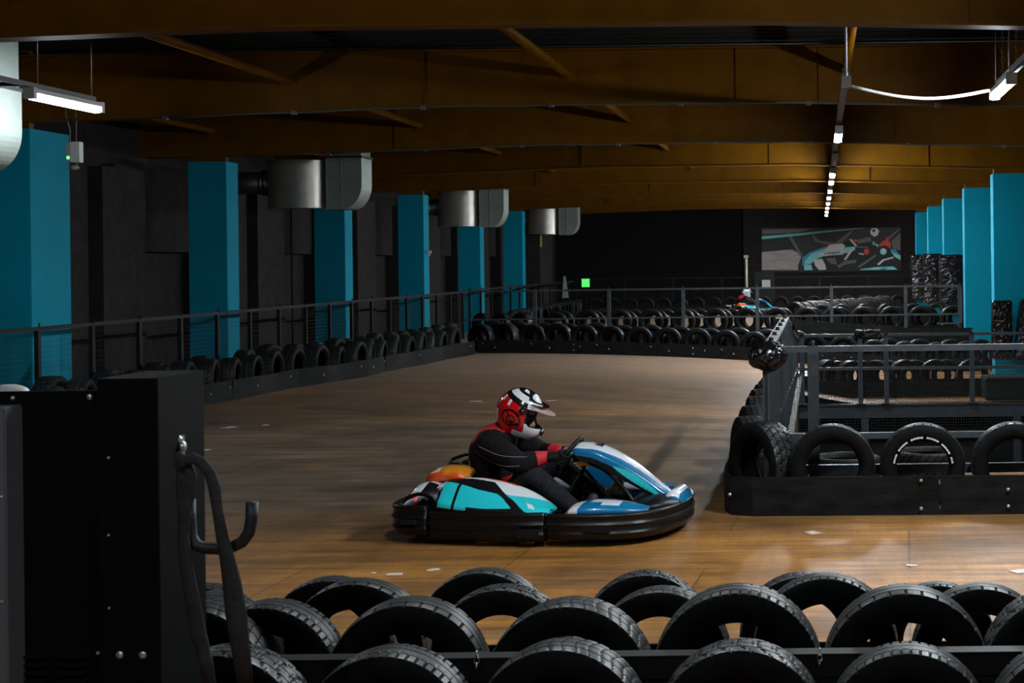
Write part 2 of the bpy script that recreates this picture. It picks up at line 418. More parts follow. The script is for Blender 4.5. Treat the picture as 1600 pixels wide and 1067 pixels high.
for i, (yy, xx) in enumerate(((27.5, -10.24), (28.6, -10.09))):
    p = MB(); p.cyl((xx + 0.06, yy + .3, 0.0), (xx + 0.06, yy + .3, 3.3), 0.022, 8)
    tag(p.build('drain_pipe', 'galv' if i else 'rail_dark'), ['thin black pipe up the dark left-hand wall behind the railing', 'thin bright pipe up the dark wall beside the half-hidden turquoise column'][i], 'pipe')

# columns (turquoise cladding, brown steel stub above)
left_desc = ['broad turquoise column beside the hanging white box, nearest the cabinet', 'turquoise column standing before the first brown duct gap, lit from the front',
             'shadowed turquoise column half hidden behind the first round silver duct', 'bright turquoise column with a small white sensor on its side',
             'shadowed turquoise column under the second silver duct', 'bright narrow turquoise column between the two farthest ducts']
right_desc = ['nearest turquoise column behind the island, black padding strapped to it', 'second turquoise column of the row beside the mural, bare down to the railing',
              'third turquoise column of the row beside the mural', 'fourth turquoise column of the row beside the mural, darker faced', 'farthest turquoise column, closest to the mural']
def column(x0, x1, y, dz, z0, label, d=0.46):
    t = thing('column', label, 'column', ((x0 + x1) / 2, y + d / 2, z0), 0, None, 'structure')
    w = (x1 - x0) / 2
    B(-w, w, -d / 2, d / 2, 0, 3.5 - z0, bev=0.008).build('cladding', 'turquoise', t)
    B(-w * .96, w * .96, -d * .5 + .02, -d * .5 + .12, 3.5 - z0, 4.42 - z0).build('steel_stub', 'amber_steel', t, 'brown painted steel stub above the cladding')
    return t
for k in range(6):
    column(XL - 0.60, XL, Y0 + S * (k + 1), 0, 0, left_desc[k], 0.46 if k else 0.9)
for k in range(5):
    yy = Y0 + S * (k + 3)
    column(XR, XR + 0.75, yy, 0, zf(XR, yy), right_desc[k])

# roof beams
def zbot(x):
    l = sstep(-4.3, -8.6, x) if x < -4.3 else 0.0
    t = max(0, min(1, (-4.3 - x) / 4.6)); u = max(0, min(1, (x + 0.4) / 3.6))
    return 3.70 - 0.13 * t - 0.11 * u
def beam(y, k):
    t = thing('roof_beam', '%s brown painted steel beam across the hall, counted from the camera' % ordn(k), 'beam', (0, y, 0), 0, 'steel beams under the dark ceiling', 'structure')
    xs = [-10.6 + 0.25 * i for i in range(60)] ; xs = [x for x in xs if x < 4.55] + [4.58]
    w = MB(); n = len(xs)
    def strip(y0, y1, za, zb):
        vs = []
        for x in xs: vs += [(x, y0, za(x)), (x, y1, za(x)), (x, y1, zb(x)), (x, y0, zb(x))]
        fs = []
        for i in range(n - 1):
            o = i * 4
            fs += [(o, o + 1, o + 5, o + 4), (o + 1, o + 2, o + 6, o + 5), (o + 2, o + 3, o + 7, o + 6), (o + 3, o, o + 4, o + 7)]
        fs += [(0, 3, 2, 1), (4 * n - 4, 4 * n - 3, 4 * n - 2, 4 * n - 1)]
        w.add(vs, fs)
    strip(-0.008, 0.008, lambda x: zbot(x) + .015, lambda x: 4.33)
    w.build('web', 'amber_steel', t)
    w = MB(); strip(-0.10, 0.10, zbot, lambda x: zbot(x) + 0.022); w.build('bottom_flange', 'amber_steel', t)
    w = MB(); strip(-0.10, 0.10, lambda x: 4.33, lambda x: 4.352); w.build('top_flange', 'amber_steel', t)
    s = MB()
    for x in (-4.6, -0.95, 0.02, 2.15) if k % 2 == 1 else (-6.6, 1.2):
        s.box(x - .005, x + .005, -0.032, -0.008, zbot(x) + .022, 4.33)
    s.build('stiffener', 'amber_steel', t)
    return t
for k in range(8): beam(Y0 + S * k, k)
beam(Y0 - S, 8)['label'] = 'brown painted steel beam closest overhead, before the first visible one'
# longitudinal ties between the beams
kk = 0
for x, z in ((-9.45, 3.98), (-6.2, 4.02), (-2.93, 4.06), (0.34, 4.06)):
    tie = MB(); tie.cyl((x, Y0 - S, z), (x, Y0 + 7 * S, z), 0.048, 12)
    for k in range(8): tie.box(x - .10, x + .10, Y0 + S * k - .02, Y0 + S * k - .008, z - .1, z + .1)
    tag(tie.build('roof_tie', 'amber_steel'), ['brown tie tube nearest the left wall, running above the lower flanges', 'brown tie tube catching the light above the cabinet side', 'brown tie tube crossing the beams over the kart', 'brown tie tube running above the row of ceiling lamps'][kk], 'beam', 'tie tubes between the roof beams', 'structure'); kk += 1
# a cable clipped below two beams
for q, (k, dz) in enumerate(((2, 0.03), (1, 0.01))):
    y = Y0 + S * k - .12; c = MB()
    xs = [-7.6 + 0.3 * i for i in range(38)]
    c.tube([(x, y, zbot(x) - 0.012 - .006 * math.sin(x * 5)) for x in xs], 0.012, 6)
    for x in xs[::5]: c.box(x - .03, x + .03, y - .02, y + .02, zbot(x) - .04, zbot(x) + .005)
    tag(c.build('clipped_cable', 'conduit'), 'thin dark cable clipped along the flange of the %s roof beam' % ordn(k), 'cable')
cl = MB(); p0 = at(497, 108, 16.7); pts = [at(497, 108, 16.7), at(500, 85, 16.7), at(512, 68, 16.7), at(524, 60, 16.7), at(538, 66, 16.7), at(552, 82, 16.7)]
cl.tube(pts, 0.004, 6); tag(cl.build('loose_wire', 'conduit'), 'thin loose wire looping in front of the second roof beam', 'cable')

mat('lamp_glow_half', (1, 1, 1), 0.5, emit=(0.86, 0.95, 1.0), estr=TUBE_E * .5)

mat('lamp_glow_dim', (1, 1, 1), 0.5, emit=(0.86, 0.95, 1.0), estr=TUBE_E * .2)

# ------------------------------------------------------------------ ceiling lamps
def make_lamp(label, x, y, z=3.45, dim=1.0, lit=True):
    t = thing('ceiling_lamp', label, 'lamp', (x, y, z), 0, 'tube lamps hung below the roof beams')
    m = MB(); m.box(-.045, .045, -.64, .64, .025, .07); m.box(-.05, .05, -.66, -.60, -.03, .075); m.box(-.05, .05, .60, .66, -.03, .075)
    m.build('housing', 'lamp_body', t)
    d = MB(); d.prism([(-.042, .025), (-.042, -.01), (-.025, -.035), (.025, -.035), (.042, -.01), (.042, .025)], 1, -.60, .60)
    d.build('diffuser', ('lamp_glow' if dim == 1 else 'lamp_glow_dim' if dim < .4 else 'lamp_glow_half') if lit else 'lamp_body', t, 'glowing white diffuser' if lit else None)
    for yy in (-.5, .5):
        h = MB(); h.tube([(0, yy, .07), (0, yy, 4.43 - z)], .006, 6); h.build('hanger', 'chain', t)
    if lit:
        ld = bpy.data.lights.new('tube_light', 'AREA'); ld.shape = 'RECTANGLE'; ld.size = 0.08; ld.size_y = 1.2
        ld.energy = LAMP_W * dim; ld.color = (0.90, 0.96, 1.0)
        lo_ = bpy.data.objects.new('tube_light', ld); COL.objects.link(lo_); lo_.parent = t; lo_.location = (0, 0, -.04)
    return t
row_y = [18.7, 26.9, 29.4, 33.1, 36.6, 40.2, 43.6, 47.0, 50.4]
for i, y in enumerate(row_y):
    make_lamp('lit tube lamp in the long row down the hall, %s from the camera' % ordn(i), 0.27, y)
make_lamp('unlit tube lamp in the long row, after the first lit one', 0.27, 23.4, lit=False)
make_lamp('bright tube lamp on chains, joined to the row by a white cable', 1.77, 13.75)
make_lamp('bright tube lamp beside the big silver duct above the cabinet', -7.28, 13.95, dim=.2)
# unseen near lamps; the last two are added dim to lift the foreground
for i, (x, y) in enumerate(((-1.2, 6.8), (1.77, 8.0), (-2.0, 1.2), (1.4, 1.2))):
    make_lamp('unseen tube lamp overhead before the first beam, %s of the near lamps' % ordn(i), x, y, dim=(.5, 1, .2, .2)[i])
tr = MB()
tr.box(0.235, 0.305, 13.3, 51.2, 3.56, 3.61)
tag(tr.build('cable_trunking', 'conduit'), 'long straight cable trunking carrying the row of ceiling lamps', 'cable trunking')
tr = MB(); tr.box(1.80, 1.86, 7, 14.45, 3.56, 3.62); tag(tr.build('cable_trunking', 'conduit'), 'short trunking above the chained bright lamp', 'cable trunking')
tr = MB(); tr.box(-8.6, -7.30, 13.25, 13.31, 3.53, 3.57); tr.box(-7.32, -7.26, 9, 14.5, 3.53, 3.57); tag(tr.build('cable_trunking', 'conduit'), 'dark trunking above the lamp beside the big duct', 'cable trunking')
jb = MB(); jb.box(.225, .315, 13.24, 13.36, 3.42, 3.53); jb.cyl((.27, 13.3, 3.53), (.27, 13.3, 4.42), .012, 8)
tag(jb.build('junction_box', 'grey_plastic'), 'small grey junction box where the white cable meets the lamp row', 'junction box')
c = MB(); A = Vector((.32, 13.3, 3.44)); Bv = Vector((1.74, 14.35, 3.52))
c.tube([A.lerp(Bv, t / 14) + Vector((0, 0, -.10 * math.sin(PI * t / 14))) for t in range(15)], .016, 8)
tag(c.build('white_cable', 'cable_white'), 'white cable sagging between the lamp row and the chained lamp', 'cable')
def chain_links(p0, p1, n, r=.012, name='link'):
    m = MB(); p0 = Vector(p0); p1 = Vector(p1); L_ = (p1 - p0).length / n
    for i in range(n):
        c = p0.lerp(p1, (i + .5) / n); pts = []
        for k in range(9):
            a = 2 * PI * k / 8; u = math.cos(a) * r; w = math.sin(a) * L_ * .62
            pts.append(c + (Vector((u, 0, w)) if i % 2 else Vector((0, u, w))))
        m.tube(pts, r * .28, 5)
    return m
for i, y in enumerate((13.2, 14.2)):
    tag(chain_links((1.83, y, 3.62), (1.83, y, 4.42), 16).build('lamp_chain', 'chain'), ['steel chain holding the nearer end of the bright lamp', 'steel chain holding the farther end of the bright lamp'][i], 'chain')

# ------------------------------------------------------------------ silver ducts
def duct(Y, xr, zb, zt, label, back=True):
    t = thing('ventilation_duct', label, 'duct', (xr - .9, Y, zb), 0, 'silver ventilation ducts over the left-hand railing')
    h = zt - zb; x1 = .9; D = .55
    prof = [(.40, h), (x1, h)] + [(x1 - .34 * (1 - math.cos(q * PI / 24)) ** 1.0, h * .5 * (1 - math.sin(q * PI / 24))) for q in range(13)] + [(.40, .0)]
    # the right-hand plate bulges like a bend of sheet metal
    m = MB(); m.prism([(x1 - .34, h)] + prof[1:-1], 1, -.02, D); m.build('elbow', 'galv_plate', t)
    m = MB(); m.box(.28, x1 - .34, -.02, D, 0.0, h); m.box(.28, .305, -.035, -.02, 0, h); m.box(x1 - .365, x1 - .34, -.035, -.02, .0, h); m.build('front_plate', 'galv_plate', t)
    m = MB(); vs = []; n = 28
    for i in range(n + 1):
        a = PI * i / n; x = -.28 - .56 * math.cos(a); y = .30 - .42 * math.sin(a)
        vs += [(x, y, .03), (x, y, h - .03)]
    m.add(vs, [(2 * i, 2 * i + 2, 2 * i + 3, 2 * i + 1) for i in range(n)], 0, True)
    m.add([(v[0], v[1], v[2]) for v in vs[0::2]], [tuple(range(n + 1))]); m.add([(v[0], v[1], v[2]) for v in vs[1::2]], [tuple(range(n + 1))])
    m.box(-.84, .28, .3, D, .03, h - .03)
    m.build('drum', 'galv', t, 'polished curved silver drum')
    m = MB(); m.box(.26, x1 + .02, -.05, D + .02, h, h + .035); m.build('flange', 'galv_dark', t)
    m = MB(); m.box(.32, x1 - .01, .0, D - .03, h + .035, 4.42 - zb)
    for i in range(7): m.box(.44 + i * .065, .455 + i * .065, -.012, .0, h + .035, 4.42 - zb)
    m.build('riser', 'galv_plate', t)
    if back:
        m = MB(); m.cyl((-2.0, .35, h * .55), (-.7, .35, h * .55), .20, 18)
        for x in (-.95, -.88, -1.5): m.cyl((x, .35, h * .55), (x + .03, .35, h * .55), .225, 18)
        m.build('spigot', 'galv_dark', t, 'dark round pipe running to the wall')
    return t
duct(13.75, -7.90, 2.80, 3.60, 'big silver duct cut by the picture edge beside the lit tube lamp')
duct(25.0, -7.92, 2.83, 3.72, 'silver duct drum above the railing, between first and second lit columns')
duct(36.3, -7.93, 2.79, 3.74, 'smaller silver duct drum beside the column with the white sensor')
duct(47.6, -7.97, 2.80, 3.70, 'farthest and smallest silver duct drum near the dark back wall')

# ------------------------------------------------------------------ railings and nets
def net_mb(m, x0, x1, z0, z1, step, w, y=0.0):
    n = int((x1 - x0) / step)
    for i in range(n + 1):
        x = x0 + i * step; m.add([(x - w, y, z0), (x + w, y, z0), (x + w, y, z1), (x - w, y, z1)], [(0, 1, 2, 3)])
    n = int((z1 - z0) / step)
    for i in range(n + 1):
        z = z0 + i * step; m.add([(x0, y, z - w), (x1, y, z - w), (x1, y, z + w), (x0, y, z + w)], [(0, 1, 2, 3)])
def railing(label, p0, p1, posts, rails, pw=.06, matn='rail_dark', net=None, base=0.0, netside=.03):
    """local x runs from p0 to p1; posts are distances; rails are (height, width, depth)"""
    p0 = Vector((p0[0], p0[1], base)); p1 = Vector((p1[0], p1[1], base)); d = p1 - p0; L_ = d.length
    t = thing('railing', label, 'railing', p0, math.atan2(d.y, d.x))
    top = max(r[0] for r in rails)
    first = None
    for q in posts:
        if first is None:
            m = MB(); m.box(-pw / 2, pw / 2, -pw * .4, pw * .4, 0, top); m.box(-pw, pw, -pw * .8, pw * .8, 0, .012)
            m.cyl((0, -.02, top - .01), (0, -.02, top + .045), .010, 6)
            first = m.build('post', matn, t); first.location = (q, 0, 0)
        else:
            o = first.copy(); COL.objects.link(o); o.parent = t; o.location = (q, 0, 0)
    for z, w, h in rails:
        m = MB(); m.box(0, L_, -w / 2 - (pw * .4 + w / 2 if z != top else 0), w / 2 - (pw * .4 + w / 2 if z != top else 0), z - h, z)
        m.build('rail', matn, t)
    if net:
        m = MB(); net_mb(m, 0.02, L_, net[0], net[1], net[2], net[3], netside); m.build('net', 'net', t, 'fine black safety net')
    return t
railing('long low dark railing along the left wall, from the cabinet to the far corner', (-8.9, 7.82), (-8.9, 36.5), [0.02 + 1.22 * i for i in range(24)], ((1.19, .045, .045),), .06, 'rail_dark', (.05, 1.15, .06, .0016))
railing('dark railing along the left wall beyond the far railing corner', (-8.9, 36.6), (-8.9, 52.0), [1.22 * i for i in range(13)], ((1.22, .045, .045),), .06, 'rail_dark')
railing('grey steel railing crossing the hall in front of the second tire wall', (-9.1, 36.5), (3.6, 36.5), [0.0 + 1.88 * i for i in range(7)] + [12.65], ((1.19, .05, .045), (.47, .04, .04)), .085, 'rail_steel', (.5, 1.15, .06, .0012), 0.0, .045)
g = MB(); g.box(2.95, 3.6, 36.38, 36.42, 1.13, 1.17); g.box(3.56, 3.6, 36.38, 36.42, .2, 1.17); g.box(2.95, 3.6, 36.38, 36.42, .2, .24)
tag(g.build('small_gate', 'rail_steel'), 'small square steel gate frame at the end of the far railing', 'gate')
railing('thin dark railing in front of the back wall under the mural', (-9.0, 53.2), (3.5, 53.2), [1.8 * i for i in range(8)], ((1.28, .05, .04), (.9, .03, .03)), .06, 'rail_dark')
# the island's own railings
railing('near steel railing of the island with fine net, behind three upright tires', (-.40, 10.95), (2.3, 10.95), [.04, .345, 2.2], ((1.185, .06, .045), (.53, .05, .045), (.29, .05, .07)), .085, 'rail_steel', (.12, 1.12, .02, .0011), 0.0, -.045)
railing('far steel railing of the island standing on the deck edge', (-.35, 23.45), (4.4, 23.45), [.05, 1.0, 1.42, 2.82, 4.2], ((1.14, .06, .045), (.60, .04, .045)), .075, 'rail_steel', (.05, 1.08, .05, .001), -.5, .04)
t = thing('railing', 'island railing seen end-on with a bolted pale plate running back from the wrapped bag', 'railing', (-.40, 10.95, 0))
m = MB(); m.box(-.045, .045, 0, 5.75, 1.165, 1.185); m.build('top_plate', 'plate_steel', t, 'pale flat plate along the top')
for i in range(6):
    y = .8 + i * .92
    m = MB(); m.cyl((0, y, 1.185), (0, y, 1.215), .020, 6); m.cyl((0, y, 1.185), (0, y, 1.19), .03, 10); m.build('bolt', 'bolt_dark', t)
m = MB(); m.bar((0, 5.75, 1.17), (.03, 12.5, .62), .06, .04); m.bar((0, 0.1, .5), (.03, 12.5, .1), .04, .04); m.build('rail', 'rail_steel', t)
for i in range(14):
    y = .03 + i * .95; zt_ = 1.165 if y < 5.75 else 1.165 - (y - 5.75) / 6.75 * .55
    m = MB(); zb_ = zf(-.4, 10.95 + y); m.box(-.04, .04, y - .03, y + .03, zb_, zt_); m.build('post', 'rail_steel', t)
m = MB()
sv = m
m2 = MB(); net_mb(m2, 0, 12.4, 0.05, 1.12, .05, .0012)
m2.v = [(.05, v[0], v[2] - (0 if v[0] < 5.7 else (v[0] - 5.7) / 6.7 * .55)) for v in m2.v]
m2.build('net', 'net', t, 'fine black safety net')
st = MB(); st.box(.085, .11, 2.0, 12.4, -.02, .016, 1); st.box(.04, .085, 1.4, 12.4, -.02, .012); st.build('side_board', ['k_matte', 'sand'], t, 'sand-coloured edge with an added dark strip covering the bright floor')  # dark strip added to cover the bright floor; sand edge has its own colour

# bags and padding wrapped in black plastic
def crumple(v, c, amp, seed):
    d = Vector(v) - Vector(c)
    from mathutils import noise as nz
    k = nz.noise(Vector(v) * 9 + Vector((seed, 0, 0))) * amp + nz.noise(Vector(v) * 28 + Vector((0, seed, 0))) * amp * .5
    k -= abs(nz.noise(Vector(v) * 17 + Vector((seed, seed, 0)))) * amp * 1.6 + abs(nz.noise(Vector(v) * 45)) * amp * .5
    return Vector(v) + d.normalized() * (k + amp * .6)
t_c = (0, 0, .115); m = MB(); m.ball(t_c, .150, .14, .108, nu=110, nv=70, fn=lambda v: crumple(v, t_c, .012, 3))
o = m.build('wrapped_bag', 'bag'); o.location = (-.402, 10.95, 1.0)
tag(o, 'shiny black plastic bag wrapped round the island railing corner post', 'bag')
def wrapped(label, x0, x1, y0, y1, z0, z1, tiltx=0, seed=0, name='wrapped_padding'):
    m = MB(); cx, cy = (x0 + x1) / 2, (y0 + y1) / 2; w, d = (x1 - x0) / 2, (y1 - y0) / 2; nu, nv = 40, int((z1 - z0) * 26) + 4
    vs = []
    from mathutils import noise as nz
    for j in range(nv + 1):
        z = z0 + (z1 - z0) * j / nv
        for i in range(nu):
            a = 2 * PI * i / nu; ca, sa = math.cos(a), math.sin(a)
            e = 1 / max(abs(ca), abs(sa)) ** .82
            k = 1 + .05 * nz.noise(Vector((ca * 2 + seed, sa * 2, z * 9))) + .04 * nz.noise(Vector((ca * 6, sa * 6 + seed, z * 22))) - (.08 if j in (0, nv) else 0)
            vs.append((cx + w * ca * e * k + (z - z0) * tiltx, cy + d * sa * e * k, z + .02 * nz.noise(Vector((ca * 3, sa * 3, seed)))))
    m.add(vs, [(j * nu + i, j * nu + (i + 1) % nu, (j + 1) * nu + (i + 1) % nu, (j + 1) * nu + i) for j in range(nv) for i in range(nu)], 0, False)
    m.add(vs[:nu], [tuple(range(nu))]); m.add(vs[-nu:], [tuple(range(nu))])
    return tag(m.build(name, 'bag'), label, 'padding', 'padding wrapped in black plastic round the columns')
wrapped('tall black plastic padding on the third turquoise column, widest of three', 3.28, 3.98, 39.0, 39.7, .42, 1.96, seed=1)
wrapped('black plastic padding on the fourth turquoise column, middle of three', 3.24, 3.80, 44.6, 45.3, .50, 2.02, seed=5)
wrapped('black plastic padding on the farthest turquoise column, nearest the mural', 3.22, 3.85, 50.2, 51.0, .45, 2.02, seed=9)
wrapped('black plastic roll strapped upright on the nearest turquoise column', 3.31, 3.70, 27.6, 27.95, -.10, 1.03, seed=12)
wrapped('black plastic roll leaning away from its neighbour on the nearest turquoise column', 3.72, 4.2, 27.6, 27.95, -.10, 1.05, tiltx=.12, seed=15)
wrapped('lumpy black plastic sleeve tied round the far island rail', .55, 1.0, 23.39, 23.51, .56, .71, seed=21, name='rail_sleeve')
wrapped('small black plastic sleeve at the bend of the island rail', -.46, -.30, 18.2, 23.2, .0, .1, seed=22, name='rail_sleeve')
o = bpy.data.objects['rail_sleeve.001']; o.rotation_euler = (0, 0, 0)
m = MB(); pts = []
for i in range(9):
    q = i / 8; y = 18.6 + q * 4.8; pts.append((-.39, y, 1.165 - (y - 16.7) / 6.75 * .55 - .01))
m.tube(pts, [.05, .07, .055, .075, .06, .07, .06, .07, .04], 10); o.data = m.mesh('rail_sleeve', 'bag')
box = B(2.72, 3.9, 23.75, 24.5, -.5, -.13, bev=.02).build('black_block', 'k_matte'); tag(box, 'low black block on the deck edge below the nearest turquoise column', 'block')

# ------------------------------------------------------------------ rubber strips along the track
def strip(label, pts, h=.28, bolts=(), flat=.014, wave=.012, matn='belt', lift=0.0):
    """a belt standing on the floor along pts (x, y); bolts are (fraction, height)"""
    t = thing('barrier_strip', label, 'barrier strip', (pts[0][0], pts[0][1], 0))
    P = [Vector((p[0], p[1], 0)) for p in pts]; dense = []
    for a, b in zip(P[:-1], P[1:]):
        n = max(2, int((b - a).length / .12))
        dense += [a.lerp(b, i / n) for i in range(n)]
    dense.append(P[-1]); n = len(dense); vs = []
    for i, p in enumerate(dense):
        d = (dense[min(i + 1, n - 1)] - dense[max(i - 1, 0)]).normalized(); nn = Vector((d.y, -d.x, 0))
        w = wave * math.sin(i * .55) * (0.3 + .7 * abs(math.sin(i * .13)))
        z = zf(p.x, p.y) - .005
        for off, zz, k in ((0, 0, 0), (0, h, 1), (-flat, h, 1), (-flat, 0, 0)):
            q = p + nn * (off + w * k) - P[0]; vs.append((q.x, q.y, z + zz + w * .4 * k + lift))
    m = MB(); fs = []
    for i in range(n - 1):
        o = i * 4
        fs += [(o, o + 4, o + 5, o + 1), (o + 1, o + 5, o + 6, o + 2), (o + 2, o + 6, o + 7, o + 3), (o + 3, o + 7, o + 4, o)]
    fs += [(0, 1, 2, 3), tuple(4 * n - 4 + k for k in range(4))]
    m.add(vs, fs, 0, False); m.build('belt', matn, t)
    for f, z in bolts:
        i = min(n - 2, int(f * (n - 1))); p = dense[i]; d = (dense[i + 1] - p).normalized(); nn = Vector((d.y, -d.x, 0))
        q = p + nn * .012 - P[0]; zz = zf(p.x, p.y) + z
        b = MB(); b.cyl((q.x, q.y, zz), (q.x + nn.x * .012, q.y + nn.y * .012, zz), .013, 8); b.build('bolt', 'bolt', t)
    return t
px = [(180, 668), (240, 652), (312, 635), (365, 625), (415, 615), (465, 605), (520, 597), (575, 588), (603, 581), (632, 575), (660, 570), (700, 561), (742, 553.5)]
Lp = [on_floor(*p) for p in px]; Lp = [(p.x, p.y) for p in Lp]
Lp[0] = (-8.35, 15.8); Lp[1] = (-8.3, 17.6)
segs = [(0, 2), (2, 3), (3, 5), (5, 7), (7, 8), (8, 10), (10, 12)]
for i, (a, b) in enumerate(segs):
    strip('%s rubber strip of the left-hand curve, counted from the cabinet' % ordn(i), Lp[a:b + 1], bolts=((.35, .14), (.93, .19)), wave=.026)
fx = [-7.15, -4.9, -2.3, 0.4, 3.3]
for i in range(4):
    strip('%s long rubber strip below the far tire wall, counted from the left-hand bend' % ordn(i), [(fx[i], 30.0), (fx[i + 1] + .02, 30.0)], h=.28, bolts=((.1, .2), (.22, .12), (.55, .2), (.68, .12), (.9, .2), (.9, .08), (.97, .16)), wave=.006)
# island front: two strips, the first bending round the corner
strip('scuffed rubber strip bending round the island corner beside the kart', [(-.74, 12.6), (-.735, 11.0), (-.72, 10.62), (-.66, 10.43), (-.5, 10.36), (-.2, 10.35), (.84, 10.33)], h=.285, bolts=((.62, .15), (.97, .25), (.97, .05)), wave=.004)
strip('rubber strip of the island front at the picture edge, two bolts', [(.85, 10.33), (2.3, 10.31)], h=.285, bolts=((.41, .18), (.35, .06)), wave=.004)
strip('long rubber strip down the track side of the island', [(-.745, 24.0), (-.745, 12.7)], h=.285, wave=.01)
strip('low rubber strip on the track side of the nearest tire wall', [(-4.4, 6.22), (2.6, 6.15)], h=.20, wave=.006)
strip('low rubber strip before the second tire wall, behind the steel railing', [(-8.3, 36.85), (3.3, 36.85)], h=.16, wave=.005)
strip('farthest rubber strip along the back wall tires', [(-8.2, 51.0), (3.2, 51.0)], h=.28, bolts=[(.06 * i + .05, .2 - .08 * (i % 2)) for i in range(15)], wave=.005)
# rail with chains between the two nearest tire rows
t = thing('barrier_rail', 'black rail with hanging chain links between the two nearest tire rows', 'rail', (-2.2, 4.98, 0))
m = MB(); m.box(-1, 4.2, -.03, .03, .40, .475); m.box(-1, 4.2, -.02, .0, .04, .40); m.box(-1, 4.2, -.035, .04, .475, .482)
for x in (-.4, .9, 2.4, 3.8): m.box(x - .03, x + .03, 0, .03, 0, .4)
m.build('bar', 'k_matte', t)
for x in ((745, 1018), (1281, 1014)):
    p = at(x[0], x[1], 4.93)
    c = chain_links(p, (p.x - .002, p.y, p.z - .062), 3, .009)
    tag(c.build('chain', 'chain_bright'), 'short bright chain on the black rail, %s' % ('nearer the cabinet' if x[0] < 900 else 'nearer the island'), 'chain')

# ------------------------------------------------------------------ tires
def tire_mesh(name, R=.30, W=.20, seg=300, pattern=0, lod=0):
    h = W / 2
    if lod == 0:
        tr_ = []
        def tread(y): return R - .010 * (abs(y) / h) ** 2.4
        cols = []
        for y in (-.80, -.52, -.46, -.12, -.06, .06, .12, .46, .52, .80):
            cols.append(y * h)
        prof = [(-.62 * h, .615 * R), (-.80 * h, .66 * R), (-.98 * h, .74 * R), (-1.02 * h, .82 * R), (-.99 * h, .90 * R), (-.90 * h, .955 * R), (-.86 * h, .975 * R)]
        for y0_, y1_ in ((-.80, -.50), (-.44, -.06), (.0, .38), (.44, .80)):
            pass
        bands = [(-.80, -.48), (-.42, -.03), (.03, .42), (.48, .80)]
        g = .007
        for bi, (a, b) in enumerate(bands):
            prof += [(a * h, tread(a * h)), ((a + b) / 2 * h, tread((a + b) / 2 * h)), (b * h, tread(b * h))]
            if bi < 3: prof += [(b * h + .001, tread(b * h) - g), (bands[bi + 1][0] * h - .001, tread(b * h) - g)]
        prof += [(.86 * h, .975 * R), (.90 * h, .955 * R), (.99 * h, .90 * R), (1.02 * h, .82 * R), (.98 * h, .74 * R), (.80 * h, .66 * R), (.62 * h, .615 * R)]
    else:
        prof = [(-.62 * h, .56 * R), (-.98 * h, .70 * R), (-1.02 * h, .84 * R), (-.90 * h, .955 * R), (-.5 * h, R * .995), (0, R), (.5 * h, R * .995), (.90 * h, .955 * R), (1.02 * h, .84 * R), (.98 * h, .70 * R), (.62 * h, .56 * R)]
    inner = [(.56 * h, .67 * R), (.86 * h, .76 * R), (.84 * h, .88 * R), (.6 * h, .93 * R), (0, .94 * R), (-.6 * h, .93 * R), (-.84 * h, .88 * R), (-.86 * h, .76 * R), (-.56 * h, .67 * R)]
    full = prof + inner; n = len(full); vs = []
    for i in range(seg):
        for y, r in full:
            a = 2 * PI * i / seg; rr = r
            if lod == 0 and r > .965 * R:
                yy = y / h
                if pattern == 0: ph = (i + int(abs(yy) * 5)) % 8 == 0
                elif pattern == 1: ph = i % 6 == 0 and abs(yy) > .4
                elif pattern == 2: ph = i % 10 == 0 and abs(yy) > .45
                else: ph = (i + int(abs(yy) * 14)) % 12 in (0, 1)
                if ph: rr = r - .0045
            vs.append((rr * math.cos(a) * 1.0, y, R + rr * math.sin(a)))
    fs = []
    for i in range(seg):
        j = (i + 1) % seg
        fs += [(i * n + k, i * n + (k + 1) % n, j * n + (k + 1) % n, j * n + k) for k in range(n)]
    m = MB(); m.add(vs, fs, 0, True)
    me = m.mesh(name, ['rubber', 'rubber_tread'])
    k = len(full)
    for p in me.polygons:
        c = p.center; rr = math.hypot(c.x, c.z - R)
        if rr > .962 * R and (lod or rr > R - .010 * (abs(c.y) / h) ** 2.4 - .0014): p.material_index = 1  # grooves and notches keep the darker rubber: their shade is put into the colour
    if lod == 0: me.set_sharp_from_angle(angle=math.radians(38))
    return me
TM = [tire_mesh('tire_mesh', .30, .20, 320, k) for k in range(4)]
TL = tire_mesh('tire_mesh_far', .30, .20, 56, 0, 1)
tire_n = 0
def tire(x, y, label, group, rz=0.0, R=.30, z=None, var=None, lean=0.0, flat=False, far=False, W=1.0):
    global tire_n
    o = bpy.data.objects.new('tire', TL if far else TM[(tire_n if var is None else var) % 4]); COL.objects.link(o); tire_n += 1
    s = R / .30; z = zf(x, y) if z is None else z
    o.scale = (s, s * W, s)
    if flat: o.rotation_euler = (PI / 2, 0, rz); o.location = (x, y, z + .1 * s); o.location += Vector((-math.sin(rz), math.cos(rz), 0)) * .3 * s
    else: o.rotation_euler = (lean, 0, rz); o.location = (x, y, z)
    return tag(o, label, 'tire', group)
def X_at(px_, Y): return (px_ - VX) * Y / F
rnd = random.Random(11)
